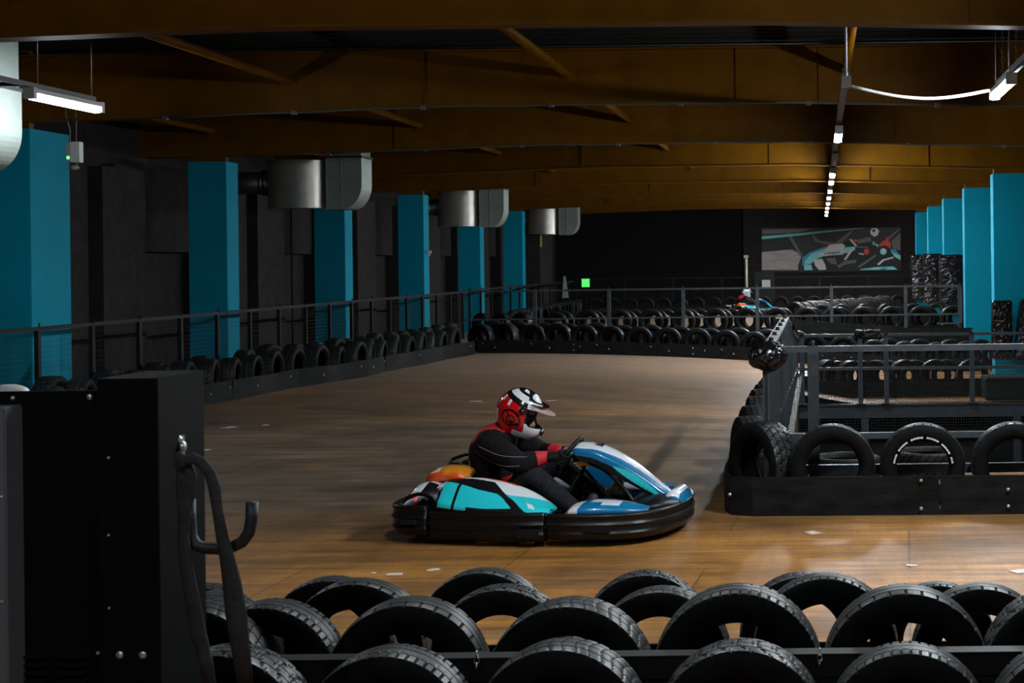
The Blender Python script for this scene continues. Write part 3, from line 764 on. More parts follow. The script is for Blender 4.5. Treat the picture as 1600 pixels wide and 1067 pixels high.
# nearest wall, middle row (centre px, top px)
M_ = [(300, 940, .30), (413, 939, .285), (633, 935, .295), (885, 936, .305), (1146, 915, .315), (1407, 916, .31), (1655, 920, .31)]
for i, (cx, ty, R) in enumerate(M_):
    v = (VY - ty) - ROLL * (cx - VX); Y = (2 * R - CAMH) * F / v
    tire(X_at(cx, Y) + ROLL * v * Y / F * -1 * 0, Y, '%s tire counted from the cabinet, row right behind the chained rail' % ordn(i), 'tires standing right behind the chained rail', rz=rnd.uniform(-.06, .06), R=R, var=i + (1 if i > 2 else 0))
b_ = [(322, 925, .28), (553, 905, .285), (779, 914, .28), (1027, 917, .275), (1283, 896, .29), (1527, 912, .28)]
for i, (cx, ty, R) in enumerate(b_):
    v = (VY - ty) - ROLL * (cx - VX); Y = (2 * R - CAMH) * F / v
    tire(X_at(cx, Y), Y, '%s tire counted from the cabinet, middle depth of the nearest wall' % ordn(i), 'tires in the middle of the nearest wall', rz=rnd.uniform(-.05, .05), R=R, var=i + 1, W=.8)
a_ = [(312, 912, .28), (511, 901, .28), (751, 888, .285), (1003, 892, .28), (1246, 895, .28), (1458, 909, .27)]
for i, (cx, ty, R) in enumerate(a_):
    Y = 6.04
    v = (VY - ty) - ROLL * (cx - VX); R = (CAMH + v * Y / F) / 2
    tire(X_at(cx, Y), Y, '%s tire counted from the cabinet, track side of the nearest wall' % ordn(i), 'tires on the track side of the nearest wall', rz=rnd.uniform(-.05, .05), R=R, var=i, W=.75)
f_ = [(345, 1011), (603, 1012), (871, 1002), (1149, 1003), (1410, 1008), (1662, 1006)]
for i, (cx, ty) in enumerate(f_):
    v = (VY - ty) - ROLL * (cx - VX); Y = 4.78; R = (CAMH + v * Y / F) / 2
    tire(X_at(cx, Y), Y, '%s tire counted from the cabinet, cut by the bottom of the picture' % ordn(i), 'front row tires cut by the picture bottom', rz=rnd.uniform(-.04, .04), R=R, var=(3, 1, 0, 3, 1, 2)[i])
# left-hand curve
def along(path, d):
    for (a, b) in zip(path[:-1], path[1:]):
        a = Vector(a); b = Vector(b); L_ = (b - a).length
        if d <= L_: return a + (b - a) * d / L_, (b - a).normalized()
        d -= L_
    return b, (b - a).normalized()
Ltot = sum((Vector(b) - Vector(a)).length for a, b in zip(Lp[:-1], Lp[1:]))
n = int(Ltot / .62)
for i in range(n):
    p, d = along(Lp, .2 + i * .62); nn = Vector((-d.y, d.x))
    q = p + nn * .22
    tire(q.x, q.y, '%s tire of the left-hand curve, inner row, counted from behind the cabinet' % ordn(i), 'tires of the left-hand curve, inner row', rz=math.atan2(d.y, d.x) + rnd.uniform(.10, .32), R=rnd.uniform(.275, .305), z=0, var=None, far=(i > 12), W=1.2)
n2 = 0
for i in range(n + 2):
    p, d = along(Lp, .5 + i * .64); nn = Vector((-d.y, d.x))
    q = p + nn * .54
    if p.y < 21 and i % 2: continue
    if q.x < -8.72: q.x = -8.72
    tire(q.x, q.y, '%s tire of the left-hand curve, outer row along the railing' % ordn(n2), 'tires of the left-hand curve, outer row', rz=math.atan2(d.y, d.x) + rnd.uniform(.0, .25), R=rnd.uniform(.305, .33), z=0, far=(i > 12)); n2 += 1
# far wall of the bend
fc = [752, 791, 832, 871, 912, 954, 997, 1042, 1088, 1133, 1177, 1222, 1268, 1316, 1364, 1412, 1461, 1508, 1553]
for i, c in enumerate(fc):
    tire(X_at(c, 30.4), 30.32, '%s tire of the far wall, front row, counted from the left-hand bend' % ordn(i), 'far wall tires, front row', rz=rnd.uniform(-.12, .12) - (.5 if i < 2 else .25 if i < 4 else 0), R=rnd.uniform(.295, .315), far=True)
for i, c in enumerate(fc[:-1]):
    c = c + 21
    tire(X_at(c, 31.0), 30.72, '%s tire of the far wall, back row, counted from the left-hand bend' % ordn(i), 'far wall tires, back row', rz=rnd.uniform(-.15, .15), R=rnd.uniform(.30, .33), far=True)
strip('dark sheet added behind the far tire wall to blacken the tire holes', [(-7.2, 31.12), (-1.0, 31.12)], h=.5, wave=.004)  # sheet added so the holes of the far tires look dark
strip('tall dark sheet added behind the far tire wall to hide bright floor at the dip', [(-1.0, 31.14), (3.3, 31.14)], h=.86, wave=.004)  # added to keep the bright floor beyond the dip from showing
strip('dark sheet added behind the tire row beyond the island opening, darkening its holes', [(-.1, 26.1), (3.3, 26.1)], h=.18, wave=.004)  # added to darken the lower part of these tire holes
strip('dark board in front of the tire row beyond the island opening', [(-.36, 24.5), (3.3, 24.5)], h=.27, wave=.004)
strip('dark sheet added between the second tire wall rows to cover bright floor, mural side', [(-.75, 39.2), (3.3, 39.2)], h=.32, wave=.004)  # added to put dark where bright floor would show between the rows
strip('dark sheet added behind the second tire wall to darken its gaps, mural side', [(-.75, 41.9), (3.3, 41.9)], h=.5, wave=.004)  # added dark backing for the gaps of the second wall
strip('dark sheet added along the railing to blacken the holes of the curve tires', [(-9.02, 13.5), (-9.02, 36.3)], h=.4, wave=.004)  # added backing that makes the curve tires' holes black
# far side of the island opening
lc = [(1289, .9), (1327, .6), (1368, -.5), (1410, .35), (1459, .1), (1517, .05)]
for i, (c, r) in enumerate(lc):
    Y = 25.5; ty = 562; v = (VY - ty) - ROLL * (c - VX); x = X_at(c, Y); z = zf(x, Y)
    tire(x, Y, '%s tire from the bagged corner, standing behind the island opening' % ordn(i), 'tires behind the island opening', rz=r, R=.285, var=i, z=z)
for i, (c, r) in enumerate(lc[:5]):
    Y = 25.72; c += 17; x = X_at(c, Y)
    tire(x, Y, '%s tire of the rear pair row behind the island opening' % ordn(i), 'rear tires behind the island opening', rz=r * .5, R=.275, var=i + 2)
# island
for i, (c, R) in enumerate(((1297, .315), (1438, .315), (1580, .315), (1725, .31))):
    tire(X_at(c, 10.62), 10.62, ['upright tire first from the island corner, hole facing the camera', 'upright tire with pale torn bead, middle of the island front', 'upright tire at the picture edge of the island front', 'upright tire past the picture edge of the island front'][i], 'upright tires along the island front', rz=rnd.uniform(-.03, .03), R=R, var=(0, 2, 2, 1)[i], W=.9)
tire(-.44, 10.86, 'corner tire of the island turned sideways, arrow tread towards the camera', 'island corner tires', rz=-math.radians(52), R=.315, var=3, W=1.15)
for i in range(14):
    tire(-.575, 11.52 + i * .86, '%s tire down the track side of the island, after the corner one' % ordn(i), 'tires down the track side of the island', rz=-math.radians(80) + rnd.uniform(-.12, .12), R=.30, var=i % 3, W=1.05)
tire(.20, 12.05, 'tire lying flat, seen through the first island tire', 'tires lying inside the island', rz=.2, R=.30, flat=True, var=1)
tire(.92, 12.3, 'tire lying flat, seen through the tire with the torn bead', 'tires lying inside the island', rz=1.2, R=.31, flat=True, var=3)
bd = MB()
for k in range(26):
    a = PI * (.04 + .92 * k / 26); 
    if k % 5 == 2: continue
    r = .205; a2 = a + .10
    bd.bar((r * math.cos(a), 0, r * math.sin(a)), (r * math.cos(a2), 0, r * math.sin(a2)), .012, .006, up=(0, 1, 0))
o = bd.build('torn_bead', 'white_plastic'); o.location = (X_at(1438, 10.62) * 0, 0, 0)
mt = [t_ for t_ in COL.objects if t_.get('label', '').startswith('upright tire with pale torn bead')][0]
o.parent = mt; o.location = (0, -.098, .30); o['label'] = 'pale torn edge of the bead'
# second wall
for i, c in enumerate([752, 782, 814, 868, 917, 967, 1016, 1066, 1117, 1165, 1212, 1259, 1303, 1347, 1392, 1438, 1488]):
    tire(X_at(c, 37.25), 37.25, '%s tire of the second wall behind the steel railing, front row' % ordn(i), 'second wall tires, front row', rz=rnd.uniform(-.1, .1) - (.6 if i < 3 else 0), R=.325 if i > 3 else .30, far=True)
for i, c in enumerate([868, 917, 967, 1016, 1066, 1117, 1165, 1212, 1259, 1303, 1347, 1392, 1438, 1488]):
    tire(X_at(c + 9, 37.5), 37.5, '%s tire of the second wall behind the steel railing, middle row' % ordn(i), 'second wall tires, middle row', rz=rnd.uniform(-.1, .1), R=.315, far=True)
for i, c in enumerate([940, 990, 1040, 1092, 1142, 1283, 1315, 1350, 1385, 1427, 1463]):
    Y = 38.4 if c < 1200 else 41.3
    tire(X_at(c, Y), Y, '%s tire of the second wall behind the steel railing, back row' % ordn(i), 'second wall tires, back row', rz=rnd.uniform(-.25, .25), R=.30, far=True)
for i in range(19):
    tire(-8.35, 39.2 + i * .6, '%s tire along the left wall beyond the steel railing' % ordn(i), 'tires along the left wall beyond the railing', rz=PI / 2 + rnd.uniform(-.25, .25), R=.30, far=True)
for i in range(19):
    tire(-8.0 + .6 * i, 51.6, '%s tire of the farthest row before the back wall' % ordn(i), 'farthest tires before the back wall', rz=rnd.uniform(-.2, .2), R=.30, far=True)
dv = Vector((2.5 - -.75, 50.4 - 43.6)); dl = dv.length; dn = dv.normalized(); TD = TL.copy(); TD.materials[1] = MATS['rubber_highlit']
for i in range(32):
    p = Vector((-.75, 43.6)) + dn * (i * .235)
    tire(p.x, p.y, '%s tire of the slanting roll of tires beyond the second wall' % ordn(i), 'slanting roll of tires side by side', rz=math.atan2(dn.y, dn.x) - PI / 2 + rnd.uniform(-.06, .06), R=rnd.uniform(.27, .31), far=True).data = TD

# ------------------------------------------------------------------ cabinet with hook and straps
t = thing('cabinet', 'tall black sheet metal cabinet filling the left foreground', 'cabinet', (-2.2, 4.0, 0))
m = MB(); m.box(-.42, .187, .03, .05, 0, 1.492, bev=.003); m.box(-.42, .187, .05, .30, 0, 1.42); m.build('body', 'cabinet', t)
m = MB(); m.prism([(0.0, 0), (.30, 0), (.30, 1.527), (0.0, 1.527)], 0, .19, .357); m.box(.355, .358, .004, .015, .02, 1.53); m.build('side_case', 'cabinet', t)
m = MB(); m.box(-.5, -.033, -.06, .03, 0, 1.456, bev=.004); m.build('grey_panel', 'cabinet_grey', t, 'pale grey panel at the picture edge')
def bolt_at(px_, py, Y, r, d=.008, parent=None, mt_='bolt'):
    p = at(px_, py, Y); m = MB(); p = p - Vector((-2.2, 4.0, 0)); m.ball((p.x, p.y, p.z), r, d, r, nu=12, nv=8); m.build('screw', mt_, parent)
for a, b_y, Y, r in ((20, 622, 4.028, .0065), (140, 620, 4.028, .009), (170, 715, 4.0, .004), (170, 836, 4.0, .004), (171, 950, 4.0, .004), (187, 1023, 4.0, .011), (223, 1023, 4.0, .011), (153, 1020, 4.0, .005), (3, 776, 3.94, .005), (3, 940, 3.94, .005)):
    bolt_at(a, b_y, Y, r, .006, t)
m = MB()
for k in range(5):
    for x0, x1 in ((32, 76), (94, 136)):
        p = at(x0, 1020 + k * 13, 4.028); q = at(x1, 1020 + k * 13, 4.028)
        m.add([(p.x + 2.2, .03, p.z), (q.x + 2.2, .03, q.z), (q.x + 2.2, .012, q.z - .012), (p.x + 2.2, .012, p.z - .012), (p.x + 2.2, .03, p.z - .014), (q.x + 2.2, .03, q.z - .014)], [(0, 1, 2, 3), (3, 2, 5, 4), (0, 3, 4), (1, 5, 2)])
m.build('vent', 'cabinet', t)
m = MB()
p = at(278, 697, 4.15) - Vector((-2.2, 4, 0))
m.box(p.x - .012, p.x + .016, p.y - .008, p.y + .008, p.z - .05, p.z + .03); m.cyl((p.x - .045, p.y - .01, p.z), (p.x + .022, p.y - .01, p.z), .0075, 10); m.ball((p.x + .004, p.y - .01, p.z + .02), .014, nu=12, nv=8); m.cyl((p.x + .012, p.y - .01, p.z), (p.x + .024, p.y - .01, p.z), .015, 6)
m.build('bracket', 'bolt', t, 'bright bolted bracket holding the straps')
hk = [(296, 780), (297, 815), (299, 838), (306, 851), (320, 856), (345, 857), (362, 855), (378, 847), (389, 832), (393, 812), (394, 784)]
m = MB(); m.tube([at(a, b, 4.02) for a, b in hk], .0165, 16); o = m.build('steel_hook', 'hook')
o.data.transform(Matrix.Translation((2.2, -4.0, 0))); o.name = 'hook'; o.parent = t; o['label'] = 'black J-shaped tube hook'
def ribbon(pts, Y, ws, th=.008):
    P = [at(a, b, Y) for a, b in pts]; vs = []; n = len(P)
    for i, p in enumerate(P):
        d = (P[min(i + 1, n - 1)] - P[max(i - 1, 0)]).normalized(); a = Vector((d.z, 0, -d.x)).normalized(); w = ws[i] / F * Y / 2
        for k in range(10):
            an = 2 * PI * k / 10; vs.append(p + a * w * math.cos(an) + Vector((0, 1, 0)) * th * math.sin(an) + Vector((0, .004 * math.sin(i * 1.7), 0)))
    m = MB(); m.add(vs, [(i * 10 + k, i * 10 + (k + 1) % 10, (i + 1) * 10 + (k + 1) % 10, (i + 1) * 10 + k) for i in range(n - 1) for k in range(10)] + [tuple(range(10)), tuple((n - 1) * 10 + k for k in range(10))], 0, True)
    return m
m = ribbon([(276, 708), (286, 722), (292, 745), (291, 775), (287, 800), (286, 840), (291, 880), (300, 930), (308, 985), (322, 1035), (330, 1075)], 3.99, [12, 26, 34, 30, 20, 19, 21, 24, 26, 22, 20])
tag(m.build('strap', 'strap'), 'wide black strap hanging straight down from the cabinet bracket', 'strap')
m = ribbon([(278, 730), (288, 720), (302, 716), (316, 722), (328, 740), (335, 765), (341, 800), (348, 840), (354, 870), (362, 910), (370, 960), (376, 1010), (382, 1070)], 3.97, [14, 16, 18, 18, 19, 20, 17, 20, 24, 30, 34, 30, 26])
tag(m.build('strap', 'strap'), 'black strap looping over the hook down to the tires', 'strap')
o = MB().ball((0, 0, 0), .055, .04, .022).build('white_dome', 'white_plastic'); o.location = (at(14, 612, 4.09).x, 4.09, 1.486); tag(o, 'small white rounded housing showing over the top edge of the cabinet', 'housing')

# ------------------------------------------------------------------ small fittings
t = thing('control_box', 'small white box with green lights hanging on two thin wires', 'box', (at(117, 262, 16.85).x, 16.85, at(117, 262, 16.85).z))
m = MB(); m.box(-.03, .078, -.05, .05, .06, .30, bev=.005); m.build('case', 'white_plastic', t)
m = MB(); m.box(-.075, -.03, -.045, .045, .07, .29); m.build('side_plate', 'grey_plastic', t)
m = MB(); m.box(-.068, -.056, -.052, -.045, .10, .13); m.box(-.052, -.040, -.052, -.045, .10, .13); m.build('indicator', 'green_led', t, 'two small green lights')
m = MB(); m.tube([(-.05, 0, .29), (-.05, 0, .45), (-.10, 0, .62), (-.10, 0, .74)], .004, 6); m.tube([(.02, 0, .30), (.025, 0, .55), (.01, 0, .74)], .004, 6); m.build('wire', 'cable_white', t)
m = MB(); m.ball((0, 0, .0), .05, .03, .028); m.tube([(.02, 0, .06), (.03, 0, .03), (.01, 0, .01)], .006, 6); m.build('plug', 'grey_plastic', t)
t = thing('exit_sign', 'small glowing green exit panel on the dark back wall', 'sign', (at(915, 442, 52.6).x, 52.6, 0))
p = at(915, 442, 52.6)
B(-.14, .14, 0, .03, p.z - .15, p.z + .15).build('face', 'green_sign', t); B(-.02, .02, .03, .06, 0, p.z).build('bracket', 'rail_dark', t)
p = at(1166, 403, 52.4)
t = thing('camera_pole', 'thin pale pole with a small camera head before the back wall', 'pole', (p.x, 52.4, 0))
MB().cyl((0, 0, 0), (0, 0, p.z), .045, 10).build('pole', 'pole', t); B(-.09, .08, -.08, .08, p.z, p.z + .10).build('camera_head', 'grey_plastic', t)
p = at(1197, 443, 52.6)
t = thing('wall_cabinet', 'small pale box in a dark recess below the mural', 'box', (p.x, 52.6, p.z))
B(-.15, .15, 0, .1, -.13, .13).build('case', 'grey_plastic', t); m = MB(); m.box(-.42, .30, .1, .2, -p.z, .42); m.build('backboard', 'black_void', t)
p = at(671, 394, 33.9)
m = MB(); m.box(-.05, .05, -.06, .02, -.04, .04, bev=.01); m.box(-.015, .015, -.03, 0, -.10, -.04)
o = m.build('sensor', 'white_plastic'); o.location = (p.x, 34.0 - .12, p.z); tag(o, 'small white sensor on the bright turquoise column', 'sensor')
p = at(832, 375, 47.0); o = B(-.035, .035, -.02, .02, -.22, .22).build('yellow_strip', 'yellow'); o.location = (-9.28, 48.05, p.z); tag(o, 'thin yellow strip on the grey wall below the farthest duct', 'strip')
p = at(883, 452, 50.0); m = MB(); m.prism([(-.10, -.30), (.12, -.30), (.02, .45), (-.05, .45)], 1, -.02, .02); o = m.build('hanging_sheet', 'grey_plastic'); o.location = (p.x, 50.0, p.z)
m = MB()
tag(o, 'torn pale sheet hanging beside the farthest duct', 'sheet')
# paper scraps on the track
for i, (a, b, w) in enumerate(((617, 898, .05), (677, 891, .04), (583, 896, .02), (1270, 833, .06), (1424, 884, .035), (1597, 893, .07), (358, 668, .09), (415, 664, .05), (322, 703, .05), (744, 622, .09), (860, 617, .07))):
    p = on_floor(a, b); m = MB(); m.add([(-w, -w * .7, 0), (w, -w * .6, 0), (w * .8, w * .7, 0), (-w * .9, w * .6, 0), (-w, -w * .7, .002), (w, -w * .6, .002), (w * .8, w * .7, .002), (-w * .9, w * .6, .002)], [(3, 2, 1, 0), (4, 5, 6, 7), (0, 1, 5, 4), (1, 2, 6, 5), (2, 3, 7, 6), (3, 0, 4, 7)])
    o = m.build('paper_scrap', 'paper'); o.location = (p.x, p.y, zf(p.x, p.y) + .003); o.rotation_euler = (0, 0, i * .7)
    tag(o, ['pale paper scrap on the track above the second tire from the cabinet', 'pale scrap of paper on the track below the kart tail', 'tiny pale scrap beside two larger ones near the tires', 'paper scrap on the orange floor below the island strip',
            'crumpled scrap on the orange floor before the tires', 'pale scrap at the picture edge on the orange floor', 'pale scrap on the track beside the cabinet, longest of three', 'pale scrap on the track near the left-hand curve', 'pale scrap closest to the cabinet edge',
            'pale strip on the track behind the rider', 'short pale strip on the track above the helmet'][i], 'scrap')

# ------------------------------------------------------------------ mural: a printed banner
t = thing('mural', 'wide printed banner of a kart racer on the dark back wall', 'banner', (0, 0, 0))
MY = 56.11
pa = at(1190, 357, MY); pb = at(1408, 423, MY)
def mp_(u, w): # pixel of the enlarged banner -> wall
    return at(1180 + u / 6.4, 340 + w / 6.4, MY)
B(pa.x, pb.x, MY, MY + .04, pb.z, pa.z).build('cloth', 'm_black', t)
lay = [0]
pm = {}
prints = MB(); names_ = ['m_black', 'm_dark', 'm_road', 'm_grey', 'm_teal', 'm_blue', 'm_deep', 'm_white', 'm_red', 'm_green']
def poly(mn, pts):
    lay[0] += 1; y = MY - .001 - lay[0] * .0006
    P = []
    for u, w in pts:
        q = mp_(max(66, min(1452, u)), max(102, min(524, w))); P.append((q.x, y, q.z))
    prints.add(P, [tuple(range(len(P)))], names_.index(mn))
poly('m_dark', [(66, 102), (1452, 102), (1452, 524), (66, 524)])
poly('m_road', [(66, 345), (370, 318), (470, 380), (490, 524), (66, 524)])
poly('m_black', [(66, 220), (320, 200), (440, 330), (370, 318), (66, 340)])
poly('m_grey', [(66, 120), (560, 112), (420, 150), (66, 165)])
poly('m_grey', [(300, 130), (330, 130), (480, 390), (455, 400)])
poly('m_grey', [(560, 150), (640, 230), (800, 250), (960, 130), (980, 130), (860, 260), (720, 270), (600, 240)])
poly('m_teal', [(66, 185), (400, 160), (700, 130), (1110, 102), (800, 138), (420, 182), (66, 218)])
poly('m_blue', [(66, 196), (420, 165), (600, 150), (420, 172), (66, 204)])
poly('m_grey', [(1300, 220), (1440, 108), (1452, 112), (1320, 235)])
poly('m_grey', [(1360, 240), (1452, 150), (1452, 360), (1380, 320)])
poly('m_black', [(460, 400), (520, 350), (900, 240), (1160, 260), (1452, 330), (1452, 524), (430, 524), (430, 470)])
poly('m_deep', [(470, 400), (540, 350), (700, 290), (720, 310), (560, 400), (500, 500), (470, 470)])
poly('m_blue', [(490, 440), (560, 360), (700, 310), (1000, 290), (990, 330), (900, 300), (880, 370), (700, 380), (600, 420), (560, 460), (500, 470)])
poly('m_white', [(690, 330), (740, 272), (870, 258), (900, 280), (880, 320), (720, 335)])
poly('m_white', [(620, 370), (700, 340), (900, 318), (912, 352), (700, 385)])
poly('m_blue', [(880, 300), (1000, 288), (1000, 320), (930, 360), (890, 340)])
poly('m_blue', [(490, 470), (560, 470), (575, 524), (490, 524)])
poly('m_white', [(580, 420), (670, 412), (700, 470), (710, 520), (640, 524), (600, 480)])
poly('m_grey', [(700, 410), (800, 400), (820, 470), (760, 460)])
poly('m_grey', [(820, 480), (900, 430), (1010, 420), (1010, 450), (900, 470), (840, 505)])
poly('m_white', [(960, 310), (985, 315), (905, 425), (885, 420)])
poly('m_white', [(940, 215), (960, 215), (1020, 280), (1000, 285)])
poly('m_grey', [(1010, 225), (1150, 190), (1160, 235), (1030, 262)])
poly('m_red', [(980, 222), (1012, 215), (1018, 240), (985, 245)])
poly('m_grey', [(1000, 283), (1130, 292), (1130, 305), (1000, 296)])
poly('m_white', [(1150, 140), (1165, 108), (1210, 104), (1240, 130), (1225, 175), (1190, 192), (1155, 165)])
poly('m_dark', [(1170, 120), (1200, 112), (1200, 135), (1175, 150)])
poly('m_green', [(1170, 240), (1195, 240), (1198, 275), (1172, 275)])
poly('m_white', [(1195, 262), (1215, 262), (1235, 290), (1220, 292)])
poly('m_red', [(1222, 290), (1270, 240), (1305, 222), (1315, 192), (1335, 200), (1330, 225), (1355, 265), (1352, 310), (1290, 280)])
poly('m_red', [(1090, 315), (1130, 312), (1142, 345), (1115, 375), (1088, 355)])
poly('m_white', [(1030, 352), (1085, 360), (1085, 374), (1040, 366)])
def disc(mn, cu, cw, r):
    poly(mn, [(cu + r * math.cos(a * PI / 12), cw + r * math.sin(a * PI / 12)) for a in range(24)])
disc('m_black', 1292, 335, 58); disc('m_blue', 1281, 338, 33); disc('m_white', 1284, 335, 17)
poly('m_deep', [(1350, 315), (1400, 320), (1452, 380), (1452, 420), (1360, 350)])
poly('m_blue', [(1360, 345), (1452, 378), (1452, 424), (1400, 395)])
poly('m_white', [(1220, 465), (1270, 420), (1380, 390), (1390, 402), (1290, 430), (1235, 478)])
poly('m_grey', [(1020, 490), (1200, 370), (1215, 380), (1050, 500)])
poly('m_blue', [(1050, 515), (1200, 495), (1380, 488), (1420, 520), (1050, 524)])
poly('m_deep', [(1240, 520), (1270, 500), (1330, 500), (1300, 522)])
prints.build('print', names_, t)
def text_mesh(s, size, matn, parent, M, name='lettering', label=None, bold=0.0):
    cu = bpy.data.curves.new('txt', 'FONT'); cu.body = s; cu.size = size; cu.align_x = 'CENTER'; cu.align_y = 'CENTER'; cu.extrude = .0008; cu.offset = bold
    o = bpy.data.objects.new('txt', cu); COL.objects.link(o)
    dg = bpy.context.evaluated_depsgraph_get(); me = bpy.data.meshes.new_from_object(o.evaluated_get(dg))
    bpy.data.objects.remove(o); me.transform(M); me.materials.clear(); me.materials.append(MATS[matn])
    q = bpy.data.objects.new(name, me); COL.objects.link(q); q.parent = parent
    if label: q['label'] = label
    return q
pc = mp_(770, 352)
text_mesh('teamsport', .145, 'm_black', t, Matrix.Translation((pc.x, MY - .045, pc.z)) @ Matrix.Rotation(.10, 4, 'Y') @ Matrix.Rotation(PI / 2, 4, 'X') @ Matrix.Rotation(.2, 4, 'Z'), bold=.004)

# ------------------------------------------------------------------ the kart
def catmull(secs, n):
    """secs: list of equal-length tuples; n steps between each pair"""
    out = []; k = len(secs)
    for i in range(k - 1):
        p0 = secs[max(i - 1, 0)]; p1 = secs[i]; p2 = secs[i + 1]; p3 = secs[min(i + 2, k - 1)]
        for j in range(n):
            t = j / n
            out.append(tuple(.5 * ((2 * b) + (-a + c) * t + (2 * a - 5 * b + 4 * c - d) * t * t + (-a + 3 * b - 3 * c + d) * t ** 3) for a, b, c, d in zip(p0, p1, p2, p3)))
    out.append(tuple(secs[-1])); return out
def loft(rings, fn=None, smooth=True, closed=True, caps=True):
    """rings of points; fn(center) -> material slot"""
    m = MB(); n = len(rings[0]); vs = [p for r in rings for p in r]; fs = []
    kk = n if closed else n - 1
    for i in range(len(rings) - 1):
        for k in range(kk): fs.append((i * n + k, i * n + (k + 1) % n, (i + 1) * n + (k + 1) % n, (i + 1) * n + k))
    if caps and closed: fs += [tuple(range(n)), tuple((len(rings) - 1) * n + k for k in range(n))]
    mi = [fn(sum((Vector(vs[q]) for q in f), Vector()) / len(f)) if fn else 0 for f in fs]
    m.add(vs, fs, mi, smooth); return m
def sweep(path, prof, z0=0):
    """path of (x, y) with outward to the right of travel; prof of (out, z)"""
    P = [Vector(p) for p in path]; rings = []; n = len(P)
    for i, p in enumerate(P):
        d = (P[min(i + 1, n - 1)] - P[max(i - 1, 0)]).normalized(); o = Vector((d.y, -d.x))
        rings.append([(p.x + o.x * a, p.y + o.y * a, z + z0) for a, z in prof])
    return loft(rings)
def bumper_prof(h0, h1, t=.06):
    H = h1 - h0
    return [(-t, h0 + .03), (-.03, h0), (-.004, h0 + .012), (.006, h0 + H * .22), (.016, h0 + H * .25), (.016, h0 + H * .29), (.007, h0 + H * .32), (.010, h0 + H * .55), (.020, h0 + H * .58), (.020, h0 + H * .62), (.009, h0 + H * .65), (.007, h0 + H * .84), (.013, h0 + H * .87), (.013, h1 - .012), (.004, h1), (-.03, h1 - .002), (-t, h1 - .02)]
